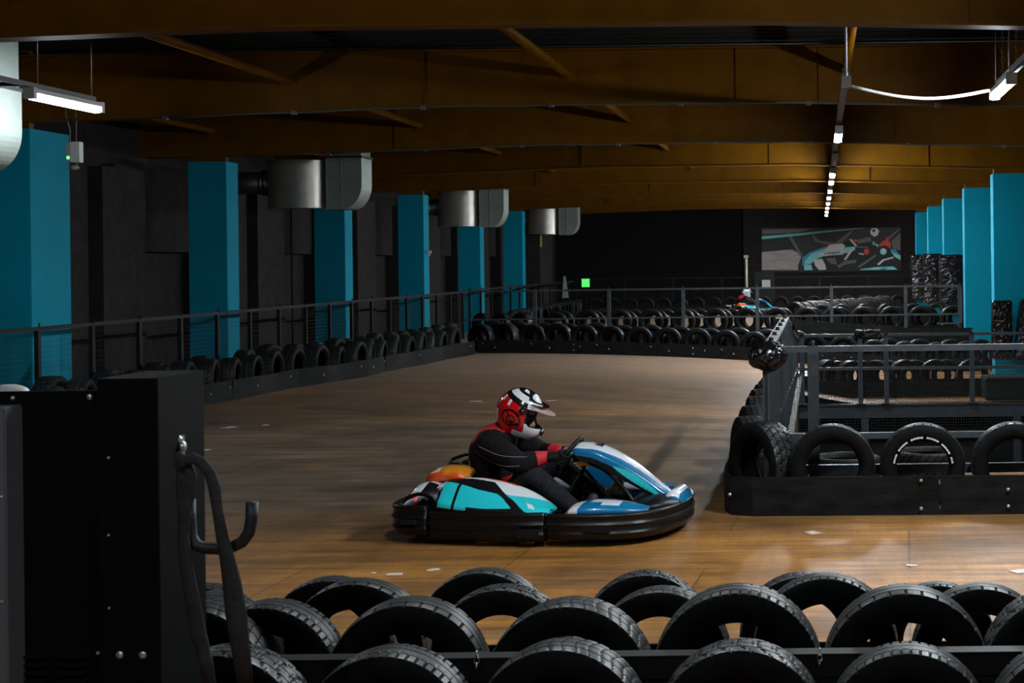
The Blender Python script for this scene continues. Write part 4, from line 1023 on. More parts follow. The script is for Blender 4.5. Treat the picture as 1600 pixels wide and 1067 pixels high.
def make_kart(label, loc, rz):
    K = thing('go_kart', label, 'go-kart', loc, rz)
    # right side = -y, the side the picture shows
    def S2(pts): return [(x, y) for x, y, *_ in catmull([tuple(map(float, p)) for p in pts], 8)]
    rear = S2([(-.86, .60), (-.91, .40), (-.92, 0), (-.91, -.42), (-.88, -.56), (-.80, -.635), (-.62, -.665)])
    sweep(rear, bumper_prof(.055, .255)).build('rear_bumper', 'k_black', K)
    side = S2([(-.60, -.655), (-.45, -.675), (-.2, -.70), (.05, -.71), (.18, -.69)])
    sweep(side, bumper_prof(.03, .225, .10)).build('side_bumper', 'k_black', K)
    sweep([(x, -y) for x, y in reversed(side)], bumper_prof(.03, .225, .10)).build('side_bumper', 'k_black', K)
    sweep([(x, -y) for x, y in reversed([(-.82, -.625), (-.74, -.65), (-.62, -.66)])], bumper_prof(.055, .24)).build('rear_bumper', 'k_black', K)
    front = S2([(.20, -.675), (.36, -.69), (.60, -.66), (.80, -.56), (.93, -.36), (.985, -.12), (.99, 0), (.985, .12), (.93, .36), (.80, .56), (.60, .66), (.36, .69), (.20, .675)])
    sweep(front, bumper_prof(.04, .215, .08)).build('front_bumper', 'k_black', K)
    m = MB()
    m.box(.44, .62, -.705, -.68, .10, .14); m.box(.02, .16, -.74, -.715, .07, .12); m.box(-.78, -.68, -.70, -.675, .14, .165)
    m.build('bumper_bracket', 'k_matte', K)
    # frame and floor
    m = MB(); m.add([(-.5, -.32, .045), (.75, -.32, .045), (.88, -.15, .045), (.88, .15, .045), (.75, .32, .045), (-.5, .32, .045)], [(0, 1, 2, 3, 4, 5)])
    m.v += [(v[0], v[1], .06) for v in m.v]; m.f += [[6, 7, 8, 9, 10, 11]] + [[i, (i + 1) % 6, (i + 1) % 6 + 6, i + 6] for i in range(6)]; m.m += [0] * 7; m.sm += [False] * 7
    m.build('floor_pan', 'k_matte', K)
    m = MB()
    for s in (-1, 1):
        m.tube([(-.9, s * .30, .10), (-.4, s * .33, .08), (.3, s * .34, .08), (.75, s * .26, .09), (.92, s * .12, .10)], .016, 8)
        m.tube([(-.35, s * .34, .08), (-.33, s * .60, .10), (.1, s * .62, .10), (.14, s * .34, .08)], .012, 8)
    m.tube([(-.62, -.52, .135), (-.62, .52, .135)], .018, 10); m.tube([(.55, -.42, .13), (.55, .42, .13)], .014, 8)
    m.tube([(.06, -.10, .08), (.22, -.05, .36), (.26, 0, .42), (.22, .05, .36), (.06, .10, .08)], .011, 8)
    m.build('frame', 'rail_dark', K)
    def kwheel(x, y, R, W):
        w = MB(); n = 40; prof = [(-.5, .45), (-.5, .78), (-.44, .93), (-.3, 1.0), (.3, 1.0), (.44, .93), (.5, .78), (.5, .45)]
        rings = [[(x + R * r * math.cos(2 * PI * i / n), y + W * a, R + R * r * math.sin(2 * PI * i / n)) for a, r in prof] for i in range(n + 1)]
        w = loft(rings, caps=False); o = w.build('wheel', 'k_matte', K)
        h = MB(); h.cyl((x, y - W * .32, R), (x, y + W * .32, R), R * .5, 20); h.cyl((x, y - W * .5, R), (x, y + W * .5, R), .03, 10); h.build('hub', 'k_metal', o)
    for y in (-.52, .52): kwheel(-.62, y, .138, .19)
    for y in (-.50, .50): kwheel(.55, y, .128, .12)
    # side pods
    def pod(s, nm):
        secs = []
        # x, outer y, inner y, z of the bottom, z of the outer edge, z of the crest, z of the inner edge
        for x, yo, yi, zb, ze, zc, zi in ((-.62, .62, .50, .215, .27, .335, .34), (-.54, .67, .42, .215, .285, .375, .39), (-.42, .69, .38, .215, .265, .375, .400), (-.28, .70, .36, .21, .25, .355, .390), (-.12, .70, .35, .205, .24, .315, .355), (.02, .70, .35, .20, .23, .265, .300), (.13, .69, .37, .195, .22, .225, .24), (.19, .67, .42, .195, .205, .21, .215)):
            secs.append((x, yo, yi, zb, ze, zc, zi))
        secs = catmull(secs, 26); rings = []
        for x, yo, yi, zb, ze, zc, zi in secs:
            ctrl = [(yi, zb), (yo - .02, zb), (yo, (zb + ze) / 2), (yo - .015, ze), (yo - .10, (ze + zc) / 2 + .022), ((yo + yi) / 2, zc), (yi + .05, zi + .004), (yi, zi)]
            top = catmull(ctrl[3:], 22)
            rings.append([(x, s * y, z) for y, z in ctrl[:3] + list(top)])
        def col(c):
            x, y, z = c; y = abs(y)
            v = max(0.0, (y - .36) / .33)                       # 0 inner edge, 1 outer edge
            if z < .216: return 0
            if x < -.545: return 1 if v < .6 and x > -.60 else 0
            if v < .22 and -.46 < x < .0: return 4 if (v < .12 and -.40 < x < -.08) else 1
            c1 = -.47 + .45 * v ** .8                 # dark swoosh between two curves
            c2 = -.30 + .36 * v ** 1.1
            if x < c1:
                if v < .60 - .15 * max(0, -.3 - x) / .2: return 0
                return 2 if z > .245 and not (-.445 < x < -.425) else 0
            if x < c2: return 0
            if v < .50 - max(0, x + .1) * 1.6: return 1
            if .02 < x - (v - .6) * .18 < .06 and .55 < v < .86: return 1
            return 2
        loft(rings, col).build(nm, ['k_black', 'k_white', 'k_turq', 'k_blue', 'k_orange'], K, 'side pod in turquoise, white and black')
        m = MB(); m.prism([(-.60, .0), (-.60, .12), (.15, .12), (.18, .0)], 1, s * .60 if s > 0 else -.665, s * .665 if s > 0 else -.60)
        m.v = [(v[0], v[1], v[2] + .10) for v in m.v]
    pod(-1, 'side_pod'); pod(1, 'side_pod')
    # wheel guards at the tail, white tipped
    for s in (-1, 1):
        secs = catmull([(-.80, .30, .62, .305), (-.74, .33, .64, .355), (-.66, .36, .65, .375), (-.58, .37, .65, .35), (-.55, .38, .65, .29)], 6); rings = []
        for x, yi, yo, z in secs: rings.append([(x, s * yi, z), (x, s * (yi + yo) / 2, z + .015), (x, s * yo, z - .03), (x, s * yo, z - .055), (x, s * (yi + yo) / 2, z - .012), (x, s * yi, z - .025)])
        loft(rings, lambda c: 1 if c.x > -.745 and c.z > .31 and abs(c.y) < .60 - (c.x + .74) * .3 else 0).build('wheel_guard', ['k_black', 'k_white'], K, 'black wheel guard with a white top')
        l = MB(); l.ball((-.785, s * .44, .262), .010, .020, .010, nu=10, nv=6); l.build('tail_light', 'red_led', K, 'small red tail light')
    # engine beside the seat, amber cap
    m = MB(); m.box(-.70, -.46, -.42, -.17, .12, .375, bev=.02)
    for i in range(6): m.box(-.71, -.45, -.43, -.16, .15 + i * .03, .158 + i * .03)
    m.build('engine', 'k_matte', K)
    rings = []
    for x, w, z in catmull([(-.76, .04, .40), (-.70, .11, .445), (-.60, .14, .468), (-.50, .14, .462), (-.46, .13, .44)], 6):
        rings.append([(x, -.28 - w, z - .085), (x, -.28 - w, z - .045), (x, -.28 - w * .9, z - .02), (x, -.28 - w * .4, z), (x, -.28 + w * .4, z), (x, -.28 + w, z - .03), (x, -.28 + w, z - .085)])
    loft(rings, lambda c: 2 if c.z < .345 else (1 if c.z < .435 and c.y < -.3 else (3 if -.665 < c.x < -.64 else 0))).build('engine_cap', ['k_amber', 'k_orange', 'k_matte', 'k_white'], K, 'amber and orange cap over the engine')
    m = MB(); m.tube([(-.72, -.25, .2), (-.82, -.15, .2), (-.86, .1, .19), (-.84, .3, .18)], .035, 12); m.cyl((-.84, .3, .18), (-.80, .45, .18), .05, 14); m.build('exhaust', 'k_matte', K)
    m = MB(); m.tube([(-.93, -.3, .235), (-.84, -.5, .26), (-.78, -.58, .27)], .009, 6); m.build('hose', 'k_orange', K) if False else None
    # seat: an open shell
    rings = []
    for q, (x, z, w) in enumerate(catmull([(.05, .085, .15), (-.10, .07, .18), (-.26, .07, .19), (-.42, .10, .19), (-.52, .22, .19), (-.57, .36, .18), (-.60, .47, .15)], 5)):
        n = 12; r1 = []; r2 = []
        up = Vector((0, 0, 1)) if x > -.38 else Vector((.9, 0, .35))
        side_h = .12 if x > -.1 else (.20 if x > -.45 else .10)
        for k in range(n + 1):
            t_ = -1 + 2 * k / n; e = abs(t_) ** 3 * side_h
            r1.append((x + up.x * e, t_ * w, z + up.z * e)); r2.append((x + up.x * e - .012 * (up.x > 0), t_ * (w + .01), z + up.z * e - .012))
        rings.append(r1 + r2[::-1])
    loft(rings).build('seat', 'k_seat', K)
    m = MB(); m.tube([(-.66, -.20, .33), (-.655, -.20, .44), (-.63, -.16, .495), (-.60, 0, .505), (-.57, .12, .49), (-.55, -.26, .43), (-.48, -.30, .34)][:5], .012, 8)
    m.tube([(-.64, -.18, .48), (-.56, -.23, .47), (-.47, -.27, .41), (-.43, -.29, .33)], .011, 8); m.build('roll_hoop', 'k_black', K)
    # front panel
    secs = [(.215, .575, .140, .035), (.25, .585, .150, .065), (.36, .572, .155, .085), (.48, .522, .150, .10), (.60, .455, .130, .10), (.72, .370, .105, .085), (.83, .285, .085, .06), (.90, .235, .075, .03)]
    rings = []
    for x, z, w, d in catmull(secs, 24):
        ctrl = [(-w, z - .02 - d), (-w - .008, z - .028 - d * .45), (-w, z - .02), (-w * .55, z), (0, z + .010), (w * .55, z), (w, z - .02), (w + .008, z - .028 - d * .45), (w, z - .02 - d)]
        ring = [(x, a, b) for a, b in catmull(ctrl, 14)] + [(x, w * .8, z - .028 - d), (x, -w * .8, z - .028 - d)]
        rings.append(ring)
    def fcol(c):
        x, y, z = c
        i = min(range(len(dense_s)), key=lambda q: abs(dense_s[q][0] - x)); sx, sz, sw, sd = dense_s[i]
        a = abs(y) / sw; dep = (sz - .02 - z) / (sd + .001)
        if a > .94 or dep > .1:
            t_ = (x - .50) / .40
            if 0 < t_ < 1 and abs(dep - (.42 + .10 * t_)) < .30 * math.sin(PI * min(1, t_ * 1.15)) ** .8 + .02: return 2
            if dep < (.62 - .75 * max(0, x - .26)) : return 1
            return 3
        if x < .50: return 0 if a < .93 - max(0, x - .3) * 1.4 else 1
        return 0 if a < .62 - (x - .50) * .6 else 1
    dense_s = catmull(secs, 20)
    P_ = loft(rings, fcol).build('front_panel', ['k_white', 'k_blue', 'k_turq', 'k_black'], K, 'tall front panel in white, blue and turquoise with number 2')
    ang = math.atan2(.598 - .53, .48 - .25) * 1.25
    Mx = Matrix.Translation((.375, -.01, .583)) @ Matrix.Rotation(ang, 4, 'Y') @ Matrix.Rotation(-PI / 2 + PI / 2, 4, 'Z')
    text_mesh('2', .13, 'h_black', P_, Mx, 'number', 'black number 2', .003)
    # nose block and front cover
    rings = []
    for x, z, w in catmull([(.84, .225, .17), (.88, .275, .18), (.93, .285, .18), (.975, .25, .16), (.995, .215, .14)], 5):
        rings.append([(x, -w, .19), (x, -w, z - .03), (x, -w * .8, z), (x, w * .8, z), (x, w, z - .03), (x, w, .19)])
    loft(rings, lambda c: 1 if c.x > .955 or (c.z < .225) else 0).build('nose', ['k_white', 'k_blue'], K, 'white and blue nose block')
    rings = []
    for x, w, z in catmull([(.56, .26, .17), (.66, .38, .215), (.78, .42, .235), (.88, .36, .235), (.97, .22, .215)], 5):
        rings.append([(x, -w, z - .04), (x, -w * .9, z), (x, -w * .3, z + .02), (x, w * .3, z + .02), (x, w * .9, z), (x, w, z - .04)])
    loft(rings).build('front_cover', 'k_black', K)
    # low blue trays beside the legs, orange and white at their rear ends
    for s in (-1, 1):
        rings = []
        for x, yi, yo, z in catmull([(.30, .40, .64, .215), (.34, .38, .66, .245), (.46, .36, .655, .262), (.62, .36, .61, .255), (.74, .38, .55, .238), (.82, .42, .48, .225)], 24):
            rings.append([(x, s * yi, .20), (x, s * yi, z), (x, s * (yi * .75 + yo * .25), z + .006), (x, s * (yi * .5 + yo * .5), z + .004), (x, s * (yi * .25 + yo * .75), z - .004), (x, s * yo, z - .014), (x, s * yo, .20)])
        def tc_(c):
            if c.x < .335: return 2
            if c.x < .40: return 0
            v = (abs(c.y) - .36) / .28
            if v < .14 and c.x < .75: return 0
            if .30 < v < .62 and .44 < c.x < .64: return 0
            return 1
        loft(rings, tc_).build('side_tray', ['k_white', 'k_blue', 'k_orange'], K, 'blue and white tray with an orange end')
    # blue inner panel on the far side
    rings = []
    for x, z in catmull([(.12, .28), (.16, .36), (.24, .405), (.36, .405), (.50, .36), (.64, .30), (.78, .22)], 8):
        rings.append([(x, .365, .12 + (.10 if .2 < x < .42 else 0)), (x, .36, z - .02), (x, .375, z), (x, .39, z - .02), (x, .385, .12)])
    loft(rings).build('inner_panel', 'k_blue', K, 'curved blue panel beside the far leg')
    m = MB(); m.tube([(.02, .34, .40), (.20, .345, .44), (.35, .345, .425), (.52, .34, .36), (.72, .32, .26), (.80, .28, .18)], .010, 8)
    m.tube([(.30, -.05, .46), (.42, -.10, .42), (.52, -.16, .36), (.62, -.22, .28), (.70, -.26, .18)], .012, 8)
    m.tube([(.30, .05, .46), (.42, .10, .42), (.52, .16, .36), (.62, .22, .28), (.70, .26, .18)], .012, 8); m.build('support_tube', 'k_black', K)
    m = MB(); m.box(.42, .50, -.18, -.05, .10, .22, bev=.006); m.box(.42, .50, .05, .18, .10, .22, bev=.006); m.build('pedal', 'rail_dark', K)
    m = MB(); m.box(.22, .36, -.06, .05, .435, .475, bev=.01); m.build('column_bracket', 'k_amber', K, 'small amber bracket under the panel')
    # steering wheel
    C0 = Vector((.155, 0, .515)); nrm = Vector((-.80, 0, .60)); up = Vector((.60, 0, .80)); R = .145
    m = MB(); pts = [C0 + (Vector((0, 1, 0)) * math.cos(2 * PI * i / 36) + up * math.sin(2 * PI * i / 36) * .92) * R for i in range(37)]
    m.tube(pts, .014, 10); m.build('steering_wheel', 'k_matte', K)
    sw = [c for c in kids(K) if c.name.startswith('steering_wheel')][0]
    m = MB()
    for a in (0, PI, -PI / 2): m.bar(C0 - nrm * .02, C0 + (Vector((0, 1, 0)) * math.cos(a) + up * math.sin(a)) * R, .03, .006)
    m.cyl(C0 - nrm * .03, C0 + nrm * .004, .035, 14); m.ball(C0 + nrm * .006, .022, nu=12, nv=8); m.build('spokes', 'k_metal', sw, 'bright metal spokes and hub')
    m = MB(); m.cyl(C0 - nrm * .03, (.50, 0, .13), .011, 10); m.build('steering_column', 'rail_dark', K)
    return K, C0, nrm, up, R

# ------------------------------------------------------------------ the rider
def remesh(mb, voxel, smooth=4):
    me = mb.mesh('tmp', 'skin'); o = bpy.data.objects.new('tmp', me); COL.objects.link(o)
    r = o.modifiers.new('r', 'REMESH'); r.mode = 'VOXEL'; r.voxel_size = voxel; r.use_smooth_shade = True
    s = o.modifiers.new('s', 'SMOOTH'); s.iterations = smooth; s.factor = .5
    dg = bpy.context.evaluated_depsgraph_get(); out = bpy.data.meshes.new_from_object(o.evaluated_get(dg))
    bpy.data.objects.remove(o); return out
def paint(me, mats, fn):
    me.materials.clear()
    for m in mats: me.materials.append(MATS[m])
    for p in me.polygons: p.material_index = fn(p.center); p.use_smooth = True
def limb(m, pts, rs, seg=14):
    d = catmull([tuple(p) + (r,) for p, r in zip(pts, rs)], 6)
    m.tube([q[:3] for q in d], [q[3] for q in d], seg)
    m.ball(pts[0], rs[0] * .98, nu=14, nv=10); m.ball(pts[-1], rs[-1] * .98, nu=14, nv=10)
def torso(m, secs, n=24):
    rings = []
    for cx, cz, ax, ay, tilt in catmull(secs, 5):
        # ring plane leans with the spine
        rings.append([(cx + ax * math.cos(2 * PI * k / n) * math.cos(tilt), ay * math.sin(2 * PI * k / n), cz + ax * math.cos(2 * PI * k / n) * math.sin(tilt)) for k in range(n)])
    lm = loft(rings); m.add(lm.v, lm.f, 0, True)
def make_rider(K, C0, nrm, up, R, label):
    Yv = Vector((0, 1, 0))
    sh = {s: Vector((-.345, s * .19, .615)) for s in (-1, 1)}
    el = {s: Vector((-.125, s * .255, .485)) for s in (-1, 1)}
    hand_a = {-1: PI + .15, 1: -.15}
    grip = {s: C0 + (Yv * math.cos(hand_a[s]) + up * math.sin(hand_a[s]) * .92) * R for s in (-1, 1)}
    wr = {s: grip[s] + Vector((-.105, s * .015, .012)) for s in (-1, 1)}
    hip = {s: Vector((-.30, s * .095, .17)) for s in (-1, 1)}
    kn = {-1: Vector((-.045, -.215, .385)), 1: Vector((-.02, .20, .40))}
    an = {-1: Vector((.285, -.245, .155)), 1: Vector((.355, .15, .205))}
    body = MB()
    torso(body, [(-.33, .12, .11, .15, .0), (-.36, .22, .115, .155, -.1), (-.40, .36, .11, .15, -.2), (-.395, .50, .115, .175, -.35), (-.35, .60, .10, .17, -.5), (-.31, .655, .06, .09, -.5)])
    limb(body, [(-.33, 0, .62), (-.27, 0, .70), (-.22, 0, .75)], [.06, .055, .055])
    body.ball((-.205, 0, .80), .098, .078, .115, nu=28, nv=20)
    # face: nose, brow, chin, ears
    body.ball((-0.102, 0, .775), .016, .014, .022); body.ball((-0.120, 0, .71), .03, .032, .022); body.ball((-0.115, 0, .81), .018, .05, .012)
    for s in (-1, 1): body.ball((-.22, s * .08, .785), .018, .010, .03); body.ball((-.118, s * .032, .793), .012, .014, .010)
    body.ball((-0.105, 0, .738), .010, .025, .008)
    for s in (-1, 1):
        limb(body, [sh[s], (sh[s] + el[s]) / 2, el[s], (el[s] + wr[s]) / 2, wr[s], grip[s] + nrm * .03], [.06, .05, .042, .038, .028, .032])
        limb(body, [hip[s], (hip[s] + kn[s]) / 2, kn[s], (kn[s] + an[s]) / 2, an[s]], [.09, .075, .055, .05, .036])
        limb(body, [an[s], an[s] + Vector((.10, 0, .03))], [.034, .028])
    me = remesh(body, .012, 3); paint(me, ['skin'], lambda c: 0)
    P = bpy.data.objects.new('person', me); COL.objects.link(P); P.location = K.location; P.rotation_euler = K.rotation_euler
    tag(P, label, 'person')
    # jacket
    j = MB()
    torso(j, [(-.34, .13, .13, .165, .0), (-.37, .22, .145, .185, -.1), (-.41, .36, .140, .180, -.2), (-.41, .51, .155, .21, -.35), (-.36, .62, .135, .195, -.5), (-.30, .685, .09, .12, -.55)])
    for s in (-1, 1):
        limb(j, [sh[s] + Vector((-.01, 0, -.01)), (sh[s] + el[s]) / 2 + Vector((0, s * .01, -.01)), el[s], (el[s] + wr[s]) / 2, wr[s] + Vector((-.012, 0, 0))], [.102, .090, .076, .062, .044])
        j.ball(sh[s] + Vector((0, -s * .03, .0)), .10, .09, .088)
    limb(j, [(-.34, 0, .63), (-.285, 0, .70)], [.085, .072])
    me = remesh(j, .0085, 4)
    def jc(c):
        for s in (-1, 1):
            d = (wr[s] - el[s]); t_ = (c - el[s]).dot(d) / d.length_squared
            if s * c.y > .06 and c.x > -.09 and t_ > .60 and (c - (el[s] + d * min(t_, 1))).length < .075: return 1
        yoke = .615 + .10 * max(0, .14 - abs(c.y)) * 0
        if c.z > .615 + (c.x + .40) * .50 + max(0, abs(c.y) - .11) * 1.1 and c.x < -.25 and c.z > .60 and (c.z < .735): return 1
        if c.z < .36 and c.x > -.31 and abs(c.y) < .21 and c.x > -.30 + (.36 - c.z) * .1 and c.z > .25: return 1
        return 0
    paint(me, ['suit_black', 'suit_red'], jc)
    J = bpy.data.objects.new('jacket', me); COL.objects.link(J); J.parent = P; J['label'] = 'black racing jacket with red shoulders and cuffs'
    # pale seams: thin tubes laid on the sleeve
    from mathutils.bvhtree import BVHTree
    bv = BVHTree.FromPolygons([v.co for v in me.vertices], [p.vertices for p in me.polygons])
    sm = MB()
    for s in (-1, 1):
        for line in ([(-.46, .56), (-.38, .515), (-.28, .48), (-.18, .47), (-.10, .475)], [(-.40, .60), (-.32, .57), (-.24, .545), (-.15, .535), (-.06, .53)]):
            pts = []
            for x, z, *_ in catmull([tuple(q) for q in line], 8):
                hit = bv.ray_cast(Vector((x, s * .6, z)), Vector((0, -s, 0)))
                if hit[0]: pts.append(hit[0] + Vector((0, s * .0008, 0)))
            if len(pts) > 3: sm.tube(pts, .0016, 5)
    sm.build('seam', 'seam', J, 'pale piping along the sleeve')
    cb = MB(); limb(cb, [(-.325, 0, .67), (-.27, 0, .715), (-.215, 0, .735)], [.080, .083, .072]); me = remesh(cb, .009, 3); paint(me, ['suit_black'], lambda c: 0)
    o = bpy.data.objects.new('neck_scarf', me); COL.objects.link(o); o.parent = P
    hd = MB(); nu, nv = 36, 26; hv = []; hf = []; hc = Vector((-.205, 0, .80))
    for j_ in range(nv + 1):
        for i in range(nu):
            ph = PI * (.02 + .96 * j_ / nv); th = 2 * PI * i / nu
            hv.append(hc + Vector((.118 * math.sin(ph) * math.cos(th), .094 * math.sin(ph) * math.sin(th), .132 * math.cos(ph))))
    for j_ in range(nv):
        for i in range(nu):
            th = 2 * PI * (i + .5) / nu; th = th - 2 * PI if th > PI else th; ph = math.degrees(PI * (.02 + .96 * (j_ + .5) / nv))
            if abs(th) < .75 and 76 < ph < 94: continue
            hf.append((j_ * nu + i, (j_ + 1) * nu + i, (j_ + 1) * nu + (i + 1) % nu, j_ * nu + (i + 1) % nu))
    hd.add(hv, hf, 0, True); hd.build('balaclava', 'suit_black', P, 'black balaclava with an eye slot')  # added so the face opening looks dark
    # trousers
    tr_ = MB()
    torso(tr_, [(-.34, .10, .115, .16, 0), (-.34, .18, .14, .178, 0), (-.35, .26, .135, .175, -.05)])
    for s in (-1, 1): limb(tr_, [hip[s], (hip[s] + kn[s]) / 2 + Vector((0, 0, .01)), kn[s], (kn[s] + an[s]) / 2, an[s] + Vector((-.01, 0, 0))], [.108, .094, .078, .068, .056])
    me = remesh(tr_, .009, 3); paint(me, ['jeans'], lambda c: 0)
    o = bpy.data.objects.new('jeans', me); COL.objects.link(o); o.parent = P
    for s in (-1, 1):
        b = MB(); limb(b, [an[s] + Vector((-.01, 0, .01)), an[s] + Vector((.015, 0, -.005))], [.048, .046])
        limb(b, [an[s] + Vector((-.005, 0, -.035)), an[s] + Vector((.05, s * .005, .0)), an[s] + Vector((.085, s * .01, .05)), an[s] + Vector((.105, s * .01, .095))], [.036, .046, .046, .036])
        me = remesh(b, .008, 2); paint(me, ['shoe' if s > 0 else 'shoe_dark'], lambda c: 0)
        o = bpy.data.objects.new('shoe', me); COL.objects.link(o); o.parent = P; o['label'] = 'beige shoe on the pedal' if s > 0 else 'dark shoe on the nearer foot'
    # gloves: palm, four fingers closed round the rim, thumb on the inner side
    for s in (-1, 1):
        g = MB(); G = grip[s]; a = hand_a[s]
        outv = (Yv * math.cos(a) + up * math.sin(a)).normalized(); tan = nrm.cross(outv).normalized()
        if tan.z < 0: tan = -tan
        palm = G + nrm * .030 + outv * .006
        for q in (-.028, 0, .028): g.ball(palm + tan * q, .024, .022, .024, nu=12, nv=8)
        limb(g, [wr[s] + Vector((-.02, 0, 0)), wr[s] + Vector((.02, 0, 0)), palm], [.038, .035, .030])
        me1 = g
        for k, ln in enumerate((-145, -160, -155, -125)):
            off = tan * (.033 - k * .022); pts = []
            for q in range(6):
                ph = math.radians(75 + (ln - 75) * q / 5); rr = .029 - .003 * (q == 5)
                pts.append(G + off + outv * math.cos(ph) * rr + nrm * math.sin(ph) * rr)
            limb(g, pts, [.0115, .0115, .011, .0105, .010, .0085], 10)
        pts = []
        for q in range(5):
            ph = math.radians(105 + 95 * q / 4); pts.append(G + tan * (.040 + .004 * q) + outv * math.cos(ph) * .030 + nrm * math.sin(ph) * .030)
        limb(g, [palm + tan * .02] + pts, [.014, .0135, .0125, .012, .0115, .010], 10)
        me = remesh(g, .0042, 1); paint(me, ['glove'], lambda c: 0)
        o = bpy.data.objects.new('glove', me); COL.objects.link(o); o.parent = P
    # helmet
    HC = Vector((-.205, 0, .795)); tilt = math.radians(22)
    def hp(th, ph):
        """th round the head from the front, ph down from the crown"""
        x = math.cos(th) * math.sin(ph); y = math.sin(th) * math.sin(ph); z = math.cos(ph)
        rx, ry, rz = .168, .140, .182
        f = max(0, x)
        lowz = max(0, -z)
        X = rx * x * (1 + .22 * f * lowz * 1.6) ; Yy = ry * y * (1 - .12 * lowz); Z = rz * z * (1.0 - .02 * f)
        if x > .2: X += .020 * sstep(.1, -.5, z) if z < .1 else 0
        if x < 0: X *= 1 - .10 * lowz
        v = Vector((X, Yy, Z)); v.rotate(Euler((0, tilt, 0))); return HC + v
    def hcol(th, ph):
        th = abs(th); d = math.degrees(th); p = math.degrees(ph)
        # front 0, rear 180; crown 0, rim 140
        if math.hypot((d - 0) / 46, (p - 34) / 13) < 1: return 0            # pale patch over the brow
        if p > 92 and d > 138: return 0 if p < 118 else 2                  # white edge at the nape
        u = (d - 96) / 27; w = (p - 98) / 20; rr = math.hypot(u, w)
        if d > 62 and p > 70 - (d - 62) * .20 and p < 150 and d < 168:
            if p > 122 and d < 82: return 0
            if .72 < rr < .95: return 2
            if rr < .72 and (.30 < math.hypot(u + .1, w - .1) < .48 or abs(u + w * .7) < .09): return 2
            if p < 78 - (d - 62) * .2 + 6 and d > 100 and int(d / 9) % 3 == 0: return 0
            return 1
        if d <= 62:
            if p > 99: return 2 if d < 7 else 0                            # chin bar
            return 2 if p > 66 else (0 if p > 52 - d * .1 else 2)
        k = p - (58 - (d - 30) * .16)                                      # sweeping bands towards the back
        if d < 150 and -16 < k < 2: return 0
        if d < 120 and -26 < k <= -16: return 2
        if d < 100 and -40 < k <= -26: return 0
        return 2
    m = MB(); nu, nv = 220, 140; vs = []; fs = []; mi = []
    pmax = math.radians(140)
    for j_ in range(nv + 1):
        for i in range(nu): vs.append(hp(2 * PI * i / nu, max(.001, pmax * j_ / nv)))
    def opening(th, ph):
        d = math.degrees(th); d = d - 360 if d > 180 else d; p = math.degrees(ph)
        return abs(d) < 58 - max(0, (p - 96)) * .8 and 66 + abs(d) * .06 < p < 104
    for j_ in range(nv):
        for i in range(nu):
            th = 2 * PI * (i + .5) / nu; ph = pmax * (j_ + .5) / nv
            if opening(th, ph): continue
            fs.append((j_ * nu + i, (j_ + 1) * nu + i, (j_ + 1) * nu + (i + 1) % nu, j_ * nu + (i + 1) % nu))
            tt = th - 2 * PI if th > PI else th; mi.append(hcol(tt, ph))
    m.add(vs, fs, mi, True)
    inner = [HC + (Vector(v) - HC) * .90 for v in vs]; m.add(inner, [tuple(reversed(f)) for f in fs], 2, True)
    # close the rims of the opening and the neck edge
    edges = {}
    for f in fs:
        for a_, b_2 in zip(f, f[1:] + f[:1]): edges[(min(a_, b_2), max(a_, b_2))] = edges.get((min(a_, b_2), max(a_, b_2)), 0) + 1
    N = len(vs); m.add(vs + inner, [(a_, b_2, b_2 + N, a_ + N) for (a_, b_2), c in edges.items() if c == 1], 2)
    H = m.build('helmet', ['h_white', 'h_red', 'h_black'], P, 'full-face helmet in white, red and black')
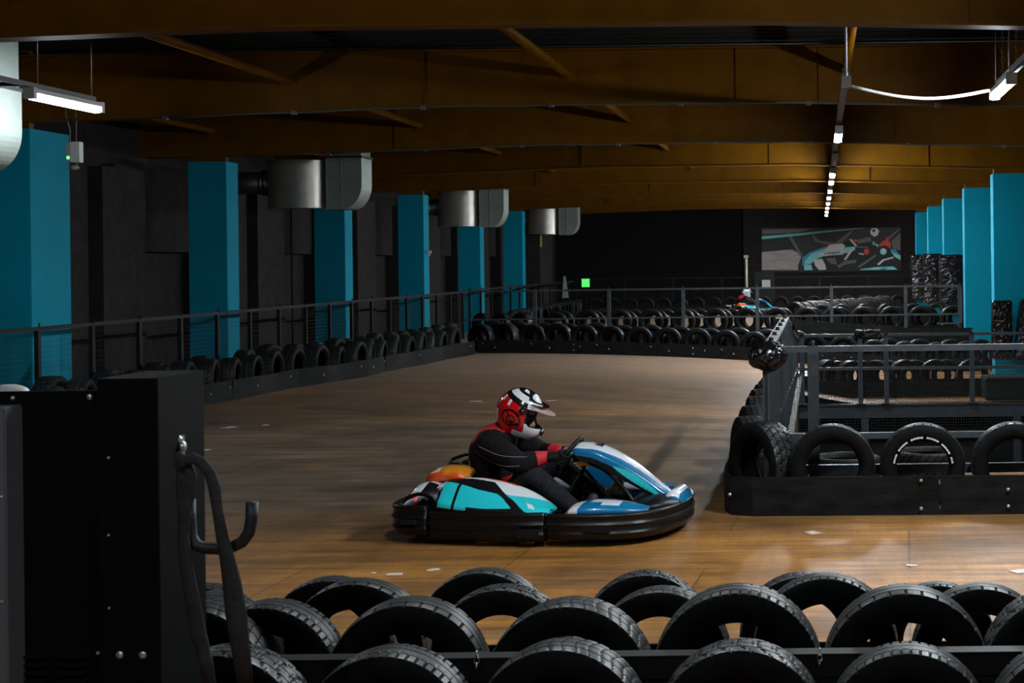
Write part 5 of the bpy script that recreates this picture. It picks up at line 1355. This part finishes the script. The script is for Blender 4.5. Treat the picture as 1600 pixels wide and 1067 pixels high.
    # peak and raised clear visor
    def vp(u, w, out): # u across -1..1, w 0 root ..1 tip
        th = u * math.radians(56); ph = math.radians(54 - 4 * w); b = hp(th, ph)
        d = Vector((math.cos(th * .8), math.sin(th * .8) * .5, -.42 + .0 * w)); d.normalize()
        return b + d * (out * w) * (1 - .45 * abs(u) ** 2.2) + Vector((0, 0, .004))
    m = MB(); m.grid(lambda a, b: vp(a * 2 - 1, b, .055), 22, 6, 0); top = list(m.v)
    m.grid(lambda a, b: vp(a * 2 - 1, b, .055) - Vector((0, 0, .005)), 22, 6, 0)
    m.build('peak', 'h_black', H)
    def vis(a, b):
        th = (a * 2 - 1) * math.radians(58); ph = math.radians(58 + 2 * b); p = hp(th, ph)
        d = Vector((.86, math.sin(th) * .25, -.50)).normalized()
        return p + (p - HC).normalized() * .006 + d * (.095 * b) * (1 - .5 * abs(a * 2 - 1) ** 2)
    m = MB(); m.grid(vis, 24, 8, 0); m.grid(lambda a, b: vis(a, b) - Vector((.0015, 0, .0015)), 24, 8, 0); m.build('visor', 'visor', H, 'clear raised visor')
    for s in (-1, 1):
        m = MB(); c = hp(s * math.radians(72), math.radians(74)); n_ = (c - HC).normalized(); m.cyl(c - n_ * .004, c + n_ * .010, .024, 18); m.build('visor_pivot', 'h_black', H)
    m = MB(); c = hp(0, math.radians(112)); m.ball(c + Vector((.003, 0, 0)), .014, .035, .022, nu=14, nv=10); m.build('chin_vent', 'h_black', H)
    return P
KL = (-1.90, 10.02, 0.0); KR = -math.radians(7)
K1, C0, nrm, up, RR = make_kart('blue and turquoise go-kart with black bumpers racing across the near track', KL, KR)
P1 = make_rider(K1, C0, nrm, up, RR, 'kart rider in black and red jacket and red-white helmet, hands on the wheel')
K2 = copy_tree(K1); P2 = copy_tree(P1)
p = on_floor(1176, 492)
for o in (K2, P2): o.location = (-2.3, 48.6, 0); o.rotation_euler = (0, 0, math.radians(35))
for h_ in kids(P2):
    if h_.name.startswith('helmet'):
        h_.data = h_.data.copy(); h_.data.materials[1] = MATS['h_white']; h_['label'] = 'white and black full-face helmet'
K2['label'] = 'small distant go-kart with two red tail lights beyond the tire walls'
P2['label'] = 'distant kart rider in dark jacket and white helmet, seen beyond the tire walls'
assert cam.matrix_world is not None
